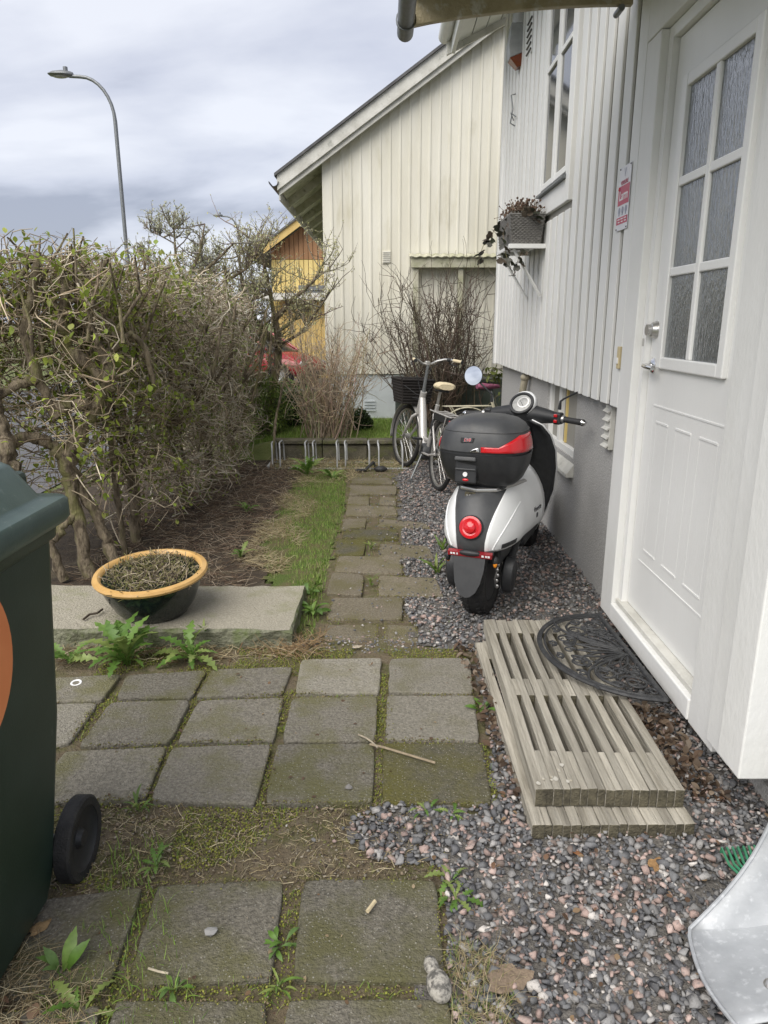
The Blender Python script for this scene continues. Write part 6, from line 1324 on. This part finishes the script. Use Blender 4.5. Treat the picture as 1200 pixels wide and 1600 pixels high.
# ------------------------------------------------------------------ grass, straw, moss, litter
def blade(lean, k=4):
    vs = []
    for i in range(k):
        t = i/(k-1); w = .5*(1-t)**.7 if i<k-1 else .03; a = lean*t
        vs += [(-w,math.sin(a)*t/ max(a,.01)*lean*.9 if False else lean*t*t*.6, t*(1-.25*lean*t)),(w,lean*t*t*.6,t*(1-.25*lean*t))]
    return np.array(vs)
BT = [blade(l) for l in (.2,.5,.9,1.3)]; BF = [(0,1,3,2),(2,3,5,4),(4,5,7,6)]
def grass(name, P, h, w, cols, tilt=.25, z=.0):
    n = len(P)
    if n == 0: return
    hh = rng.uniform(h[0],h[1],n); ww = rng.uniform(w[0],w[1],n); c = np.array(cols)[rng.integers(0,len(cols),n)]*rng.uniform(.65,1.3,(n,1))
    return kind(scatter(name, BT, BF, np.column_stack([P, gh(P[:,0],P[:,1])+z]), rotmats(n,None,tilt), np.column_stack([ww,hh,hh]), c, m_grass), 'stuff')
gc = [(.19,.31,.05),(.25,.38,.07),(.14,.24,.04),(.31,.37,.11)]
dc = [(.36,.29,.16),(.44,.37,.23),(.28,.22,.12),(.50,.43,.28)]
def nofall(P, polys=paver_polys):
    k = np.ones(len(P), bool)
    for pp in polys: k &= ~inpoly(P, pp)
    return P[k]
strip = [(-.44,3.30),(-.36,3.45),(-.375,4.6),(-.35,6.0),(-.40,7.4),(-.70,7.4),(-.84,6.2),(-.76,5.2),(-.60,4.4),(-.49,3.95)]
grass('lawn_grass', nofall(rand_in(strip, 7500)), (.028,.065), (.0032,.0062), gc+[(.30,.36,.12)], .42)
grass('lawn_grass', nofall(rand_in(turf_poly, 2600)), (.025,.07), (.003,.005), gc+dc[:1], .4)
dry_poly = [(-1.0,4.6),(-.97,6.4),(-.75,7.0),(-.60,6.0),(-.60,4.9),(-.68,4.3)]
def straw(name, P, L_, r, cols, z=.02, lift=.25, wob=.25):
    n = len(P); st = np.column_stack([P, np.full(n,z)+gh(P[:,0],P[:,1])+rng.random(n)*.012]); a = rng.uniform(0,2*np.pi,n); d = np.stack([np.cos(a),np.sin(a),rng.normal(lift,.2,n)],1)
    W_ = walks(st, d, rng.uniform(L_[0],L_[1],n), 5, wob, -.12); W_[:,:,2] = np.maximum(W_[:,:,2], .012)
    V,F = np_tubes(W_, np.full((n,5),1.)*rng.uniform(r[0],r[1],(n,1))*np.linspace(1,.5,5)[None], 3); c = np.array(cols)[rng.integers(0,len(cols),n)]*rng.uniform(.7,1.25,(n,1))
    return kind(npmesh(name, V, F, m_twig, None, np.repeat(c,15,0)), 'stuff')
dp = rand_in(dry_poly, 4200); dp = dp[(np.sin(dp[:,0]*13+2*np.sin(dp[:,1]*4))+np.sin(dp[:,1]*7+dp[:,0]*5))>-.35]; straw('dry_grass', dp, (.04,.12), (.001,.002), dc, .018)
grass('rack_grass', rand_in([(-1.25,7.70),(.35,7.72),(.35,8.22),(-1.25,8.22)], 2600), (.02,.07), (.003,.006), gc+dc[:2], .5)
straw('dry_grass', rand_in([(-1.25,7.75),(.3,7.78),(.3,8.22),(-1.25,8.22)], 1500), (.06,.16), (.0014,.003), dc+[(.20,.15,.1)], .02)
straw('dry_grass', rand_in([(-.95,7.0),(-.4,7.0),(-.2,7.75),(-1.0,7.8)], 1100), (.05,.14), (.0013,.0026), dc, .015)
straw('dry_grass', nofall(rand_in([(-1.65,3.10),(-.35,3.14),(-.30,3.33),(-.46,3.36),(-1.6,3.27)], 1900)), (.05,.15), (.0012,.0024), dc+[(.22,.13,.07)], .012)
straw('dry_grass', rand_in([(-.62,3.18),(-.38,3.16),(-.30,3.40),(-.47,3.30)], 4200), (.06,.14), (.0012,.0024), [(.36,.25,.13),(.42,.31,.19),(.28,.18,.09)], .015, .6)
straw('bed_litter', rand_in([(-1.9,3.9),(-.85,3.9),(-.95,7.7),(-1.7,8.2),(-2.2,6)], 900), (.05,.22), (.0014,.0032), [(.15,.10,.065),(.24,.18,.12),(.10,.065,.045),(.33,.27,.2)], .012, .12)
binp = [(-.97,1.0),(-.62,1.0),(-.58,1.45),(-.72,1.75),(-.98,1.72)]
straw('dry_grass', rand_in([(-1.05,.95),(-.72,.95),(-.70,1.36),(-.98,1.55)], 5200), (.04,.12), (.0006,.0012), dc+[(.22,.16,.09)], .03, .3)
grass('weed_grass', rand_in([(-.84,1.0),(-.42,1.0),(-.38,1.22),(-.60,1.62),(-.70,1.9),(-.85,1.86),(-.80,1.6)], 3000), (.02,.06), (.002,.004), gc, .5, .02)
strip_cd = [(-1.3,1.86),(-.85,2.02),(-.35,2.08),(.1,2.05),(.12,1.93),(-.25,1.86),(-.55,1.78),(-.75,1.80)]
strip_cd = [(-1.3,1.80),(-1.0,2.06),(-.35,2.12),(.2,2.08),(.12,1.78),(-.25,1.72),(-.55,1.68),(-.85,1.66)]
straw('dry_grass', nofall(rand_in(strip_cd, 2600)), (.015,.06), (.0007,.0015), dc, .010, .10)
grass('weed_grass', nofall(rand_in(strip_cd, 2000)), (.006,.018), (.0012,.0026), gc+dc[:2]+[(.26,.27,.07)], .8, .008)
tuft = [tuple(G(*p)[:2]) for p in [(705,1480),(770,1500),(800,1560),(790,1640),(705,1640)]]
straw('dry_grass', rand_in(tuft, 11000), (.03,.085), (.0005,.0011), dc, .02, .5); grass('tuft_grass', rand_in(tuft, 16000), (.025,.06), (.0011,.0022), gc+dc[:2], .55, .02)
back = [(-2.0,8.5),(1.0,8.46),(1.1,10.3),(-1.0,10.4),(-2.2,11.5)]
grass('back_lawn', rand_in(back, 5200), (.03,.075), (.003,.006), gc+[(.20,.28,.06)], .35)
grass('back_lawn', rand_in([(-4.2,10.4),(-.9,10.4),(-.9,15),(-4.5,15)], 900), (.05,.10), (.006,.012), gc+[(.20,.28,.06)], .35)
n = 5200; sp = np.column_stack([rng.uniform(-1.0,.2,n),rng.uniform(1.68,2.1,n)]); sp = nofall(sp); n = len(sp)
scatter_multi('earth_crumbs', ST, np.column_stack([sp,rng.uniform(.010,.018,n)]), rotmats(n,None,.5), rng.lognormal(math.log(.0030),.5,n).clip(.001,.009), np.array([(.13,.10,.065),(.20,.16,.11),(.09,.07,.05),(.17,.165,.06),(.26,.23,.18)])[rng.integers(0,5,n)]*rng.uniform(.7,1.3,(n,1)), m_attr)
n = 130; sp = np.column_stack([rng.uniform(-1.0,.4,n),rng.uniform(1.05,3.25,n)]); kind(scatter('dead_leaf_bits', LT, LF, np.column_stack([sp,np.full(n,.037)]), rotmats(n,None,.4), rng.uniform(.006,.02,n), np.array([(.22,.14,.08),(.34,.26,.16),(.14,.09,.06)])[rng.integers(0,3,n)], m_leaf), 'stuff')
n = 160; sp = np.column_stack([rng.uniform(.3,1.3,n),rng.uniform(1.0,2.2,n)]); sp = sp[inpoly(sp, gravel_poly)]; n = len(sp); kind(scatter('gravel_debris', LT, LF, np.column_stack([sp,np.full(n,.042)]), rotmats(n,None,.5), rng.uniform(.008,.024,n), np.array([(.22,.13,.08),(.32,.22,.13),(.13,.08,.05)])[rng.integers(0,3,n)], m_leaf), 'stuff')
# moss cushions in the joints
def joints(dens, Y0, Y1, X0=-1.35, X1=.75):
    n = int(dens*(X1-X0)*(Y1-Y0)); P = np.column_stack([rng.uniform(X0,X1,n),rng.uniform(Y0,Y1,n)]); return nofall(P)
J = np.concatenate([joints(24000,1.70,3.26), joints(16000,1.2,1.72,-.75,.28), joints(16000,.9,1.2,-.75,.28)]); J = J[~((J[:,0]>.40)&(J[:,1]>1.9))]; J = J[~inpoly(J, gravel_poly)]
mk = np.sin(J[:,0]*7.1+2*np.sin(J[:,1]*5.3))+np.sin(J[:,1]*9.7+1.5*np.sin(J[:,0]*8.9)); open_ = (J[:,1]<2.06)&(J[:,1]>1.70); J = J[(~open_&(mk>-1.1))|(open_&(mk>.55))]
n = len(J); mc = np.array([(.20,.21,.035),(.27,.27,.06),(.13,.14,.03),(.15,.12,.065)])[rng.choice(4,n,p=[.35,.25,.2,.2])]*rng.uniform(.65,1.25,(n,1))
kind(scatter('moss', [IV*np.array([1,1,.6])*rng.uniform(.7,1.2,(12,1)) for _ in range(4)], IF, np.column_stack([J,rng.uniform(.006,.022,n)]), rotmats(n,full=True), rng.uniform(.0018,.0046,n), mc, m_attr), 'stuff')
E_ = []
for pp in paver_polys:
    c_ = np.mean(pp, 0)
    for k in range(4):
        a_, b_ = np.array(pp[k]), np.array(pp[(k+1)%4]); m_ = int(np.linalg.norm(b_-a_)*260); t_ = rng.random((m_,1)); q_ = a_+(b_-a_)*t_; inn = (c_-q_)/np.linalg.norm(c_-q_,axis=1)[:,None]; E_.append(q_+inn*rng.exponential(.007,(m_,1)))
E_ = np.concatenate(E_); E_ = E_[(np.sin(E_[:,0]*11+2*np.sin(E_[:,1]*8))+np.sin(E_[:,1]*13+E_[:,0]*6))>.1]; n = len(E_)
kind(scatter('edge_moss', [IV*np.array([1,1,.6])*rng.uniform(.7,1.2,(12,1)) for _ in range(4)], IF, np.column_stack([E_,rng.uniform(.029,.035,n)]), rotmats(n,full=True), rng.uniform(.0016,.0042,n), np.array([(.19,.19,.045),(.13,.12,.04),(.17,.13,.08)])[rng.integers(0,3,n)]*rng.uniform(.7,1.3,(n,1)), m_attr), 'stuff')
J2 = J[rng.random(len(J))<.20]; grass('joint_grass', J2, (.01,.035), (.0014,.003), gc+[(.24,.25,.07)], .7, .012)
PJ = nofall(np.column_stack([rng.uniform(-.38,.42,5200),rng.uniform(3.4,7.6,5200)])); grass('path_grass', PJ[rng.random(len(PJ))<.55], (.012,.04), (.0018,.0035), gc+dc[:2], .5, .008)
# brown leaf litter between steps, slabs and wall
lit = np.concatenate([rand_in([(1.0,2.1),(1.16,2.05),(1.18,2.62),(1.02,2.75)], 4200), rand_in([(.42,2.1),(.485,2.05),(.49,3.2),(.36,3.3)], 2200), rand_in([(.55,2.05),(.98,2.05),(.98,3.2),(.55,3.2)], 350)])
n = len(lit); lc = np.array([(.15,.098,.065),(.20,.145,.10),(.10,.068,.047),(.27,.21,.155)])[rng.integers(0,4,n)]*rng.uniform(.6,1.3,(n,1))
kind(scatter('leaf_litter', LT, LF, np.column_stack([lit,rng.uniform(.022,.055,n)]), rotmats(n,None,.8), rng.uniform(.015,.042,n), lc, m_leaf), 'stuff')
lit = rand_in([(-1.0,1.0),(-.70,1.0),(-.72,1.25),(-.95,1.35)], 700); n = len(lit); lc = np.array([(.22,.13,.08),(.30,.2,.13),(.14,.09,.06)])[rng.integers(0,3,n)]
kind(scatter('leaf_litter', LT, LF, np.column_stack([lit,rng.uniform(.03,.06,n)]), rotmats(n,None,.6), rng.uniform(.02,.05,n), lc, m_leaf), 'stuff')
# dried moss, stems and weeds in the bowl
n = 900; a = rng.uniform(0,2*np.pi,n); r_ = .225*np.sqrt(rng.random(n)); st = np.stack([r_*np.cos(a),r_*np.sin(a),np.full(n,.215)],1); d = rng.normal(0,1,(n,3)); d[:,2] = abs(d[:,2])*.35
W_ = walks(st, d, rng.uniform(.03,.12,n), 5, .35, -.06); W_[:,:,2] = np.clip(W_[:,:,2],.21,.29); V,F = np_tubes(W_, np.full((n,5),.0017)*rng.uniform(.6,1.5,(n,1)), 3)
kind(npmesh('dry_stems', V, F, m_twig, bw, np.repeat(np.array([(.30,.25,.15),(.12,.09,.06),(.20,.19,.07),(.42,.36,.26)])[rng.integers(0,4,n)],15,0)), 'stuff')
n = 1500; a = rng.uniform(0,2*np.pi,n); r_ = .228*np.sqrt(rng.random(n)); kind(scatter('bowl_moss', LT, LF, np.stack([r_*np.cos(a),r_*np.sin(a),.205+rng.random(n)*.04],1), rotmats(n,None,1.), rng.uniform(.006,.016,n), np.array([(.16,.17,.05),(.11,.085,.05),(.24,.21,.10)])[rng.integers(0,3,n)], m_leaf, bw), 'stuff')
# ------------------------------------------------------------------ broad-leaved weeds
def weed_leaf(kind_, col):
    mb = MB(); n = 15; L_, R_, C_ = [], [], []
    for i in range(n):
        t = i/(n-1); z = .34*math.sin(t*2.5)*(1-.35*t)
        if kind_ == 0: w = .012+.105*math.sin(math.pi*min(1,t**1.5))**.9*(1.3 if i%2 else .38)       # toothed
        elif kind_ == 1: w = .012+.12*math.sin(math.pi*t**1.5)**1.1                                      # smooth spoon
        else: w = .012+.05*math.sin(math.pi*t)                                                            # narrow
        if i == n-1: w = .004
        L_.append((-w,t-(.03 if i%2 else 0),z+.25*w)); C_.append((0,t,z)); R_.append((w,t-(.03 if i%2 else 0),z+.25*w))
    vs = []; 
    for a_, b_, c_ in zip(L_,C_,R_): vs += [a_,b_,c_]
    fs = []
    for i in range(n-1): k = i*3; fs += [(k,k+1,k+4,k+3),(k+1,k+2,k+5,k+4)]
    mb.add(vs, fs); o = mb.build('leaf', leafy(M('weed_leaf', col, .45, var=tuple(c*.7 for c in col), vs=40), .3), None, smooth=True); me = o.data; bpy.data.objects.remove(o); return me
WL = {0:[weed_leaf(0,c) for c in ((.12,.23,.04),(.17,.29,.06),(.27,.35,.10))], 1:[weed_leaf(1,c) for c in ((.13,.25,.04),(.20,.32,.07),(.14,.24,.065))], 2:[weed_leaf(2,c) for c in ((.16,.27,.05),(.26,.33,.08),(.13,.21,.045))]}
def weed(name, label, cat, px, py, n, size, kd, spread=(0,360), up=(.15,.9), z=.02, world=None):
    p = Vector(world) if world else G(px, py, z); t = thing(name, label, cat, p, 0, 'weeds growing between the paving')
    for k in range(n):
        o = bpy.data.objects.new('leaf', random.choice(WL[kd])); COL.objects.link(o); o.parent = t
        a = R(spread[0]+(spread[1]-spread[0])*(k+random.uniform(-.3,.3))/max(1,n)); s_ = size*random.uniform(.6,1.2); o.scale = (s_,s_,s_); o.rotation_euler = (random.uniform(*up)-.35,random.gauss(0,.25),a); o.location = (random.gauss(0,.006),random.gauss(0,.006),0)
weed('dandelion', 'largest dandelion clump at the granite slab below the bowl', 'weed', 198,1038,26,.22,0,up=(.3,1.25))
weed('dandelion', 'spreading dandelion right of the largest clump at the granite slab', 'weed', 300,1032,20,.18,0,up=(.2,1.1))
weed('dandelion', 'small dandelion at the slab edge beside the bin', 'weed', 110,1036,15,.15,0,up=(.2,1.1))
weed('upright_weed', 'single tall leaf stalk standing before the granite slab', 'weed', 322,1008,3,.17,2,up=(1.2,1.5))
weed('dandelion', 'dandelion in the gravel at the right edge of the near slab', 'weed', 712,1408,13,.075,0,up=(.05,.6))
weed('dandelion', 'flat dandelion in gravel just above the near slab corner', 'weed', 708,1376,11,.075,0,up=(.0,.5))
weed('small_weed', 'small fresh weed between light slab and wooden steps', 'weed', 752,1112,9,.075,1,up=(.2,.9))
weed('dandelion', 'weed at the lower edge of the mossy slab near the gravel', 'weed', 708,1272,9,.06,0,up=(.1,.6))
weed('dandelion', 'pale weed left of the one under the mossy slab', 'weed', 665,1268,7,.05,0,up=(.2,.8))
weed('dandelion', 'bright green weed in the earth beside the bin wheel', 'weed', 245,1356,9,.075,0,up=(.1,.8))
weed('dandelion', 'grassy weed clump at the earth edge below the slabs', 'weed', 215,1266,10,.075,2,up=(.2,1.))
weed('upright_weed', 'tall broad leaf weed near the bottom left corner', 'weed', 98,1526,5,.10,1,(-40,200),up=(.9,1.4))
weed('dandelion', 'broad leaf dandelion at the very bottom left', 'weed', 132,1588,7,.10,0,up=(.1,1.))
weed('small_weed', 'smooth leaf rosette on the joint under the near left slab', 'weed', 272,1548,7,.06,1,up=(.1,.7))
weed('small_weed', 'leafy weed in the mossy joint between the near slabs', 'weed', 440,1478,9,.05,1,up=(.0,.6))
weed('small_weed', 'pale dry leaf tuft in the bottom of the middle joint', 'weed', 436,1545,10,.06,2,up=(.1,.7))
weed('dandelion', 'leafy weed growing through the left part of the bicycle rack', 'weed', 480,742,15,.24,0,up=(.5,1.2))
weed('dandelion', 'low grey green weed in front of the rack beside the path', 'weed', 520,748,15,.18,0,up=(.2,.9))
weed('upright_weed', 'grassy weed at the path edge beside the scooter wheel', 'weed', 684,898,9,.15,2,up=(.9,1.4))
weed('upright_weed', 'second grassy weed further along the path by the scooter', 'weed', 693,862,8,.14,2,up=(.9,1.4))
weed('dandelion', 'small dandelion on the dark garden bed by the dry grass', 'weed', 375,872,9,.13,0,up=(.3,1.))
weed('dandelion', 'broad weed on the garden bed further from the bowl', 'weed', 385,800,9,.13,0,up=(.3,1.))
weed('small_weed', 'grass weed in the gap between the mossy path slabs', 'weed', 580,858,9,.08,2,up=(.6,1.3))
weed('small_weed', 'grass weed in the path gap nearer the granite slab', 'weed', 580,915,9,.08,2,up=(.6,1.3))
weed('dandelion', 'leafy weed clump at the right end of the granite slab', 'weed', 490,960,14,.11,1,up=(.4,1.2))
weed('dandelion', 'leafy weed behind the right end of the granite slab', 'weed', 484,930,12,.10,1,up=(.4,1.2))
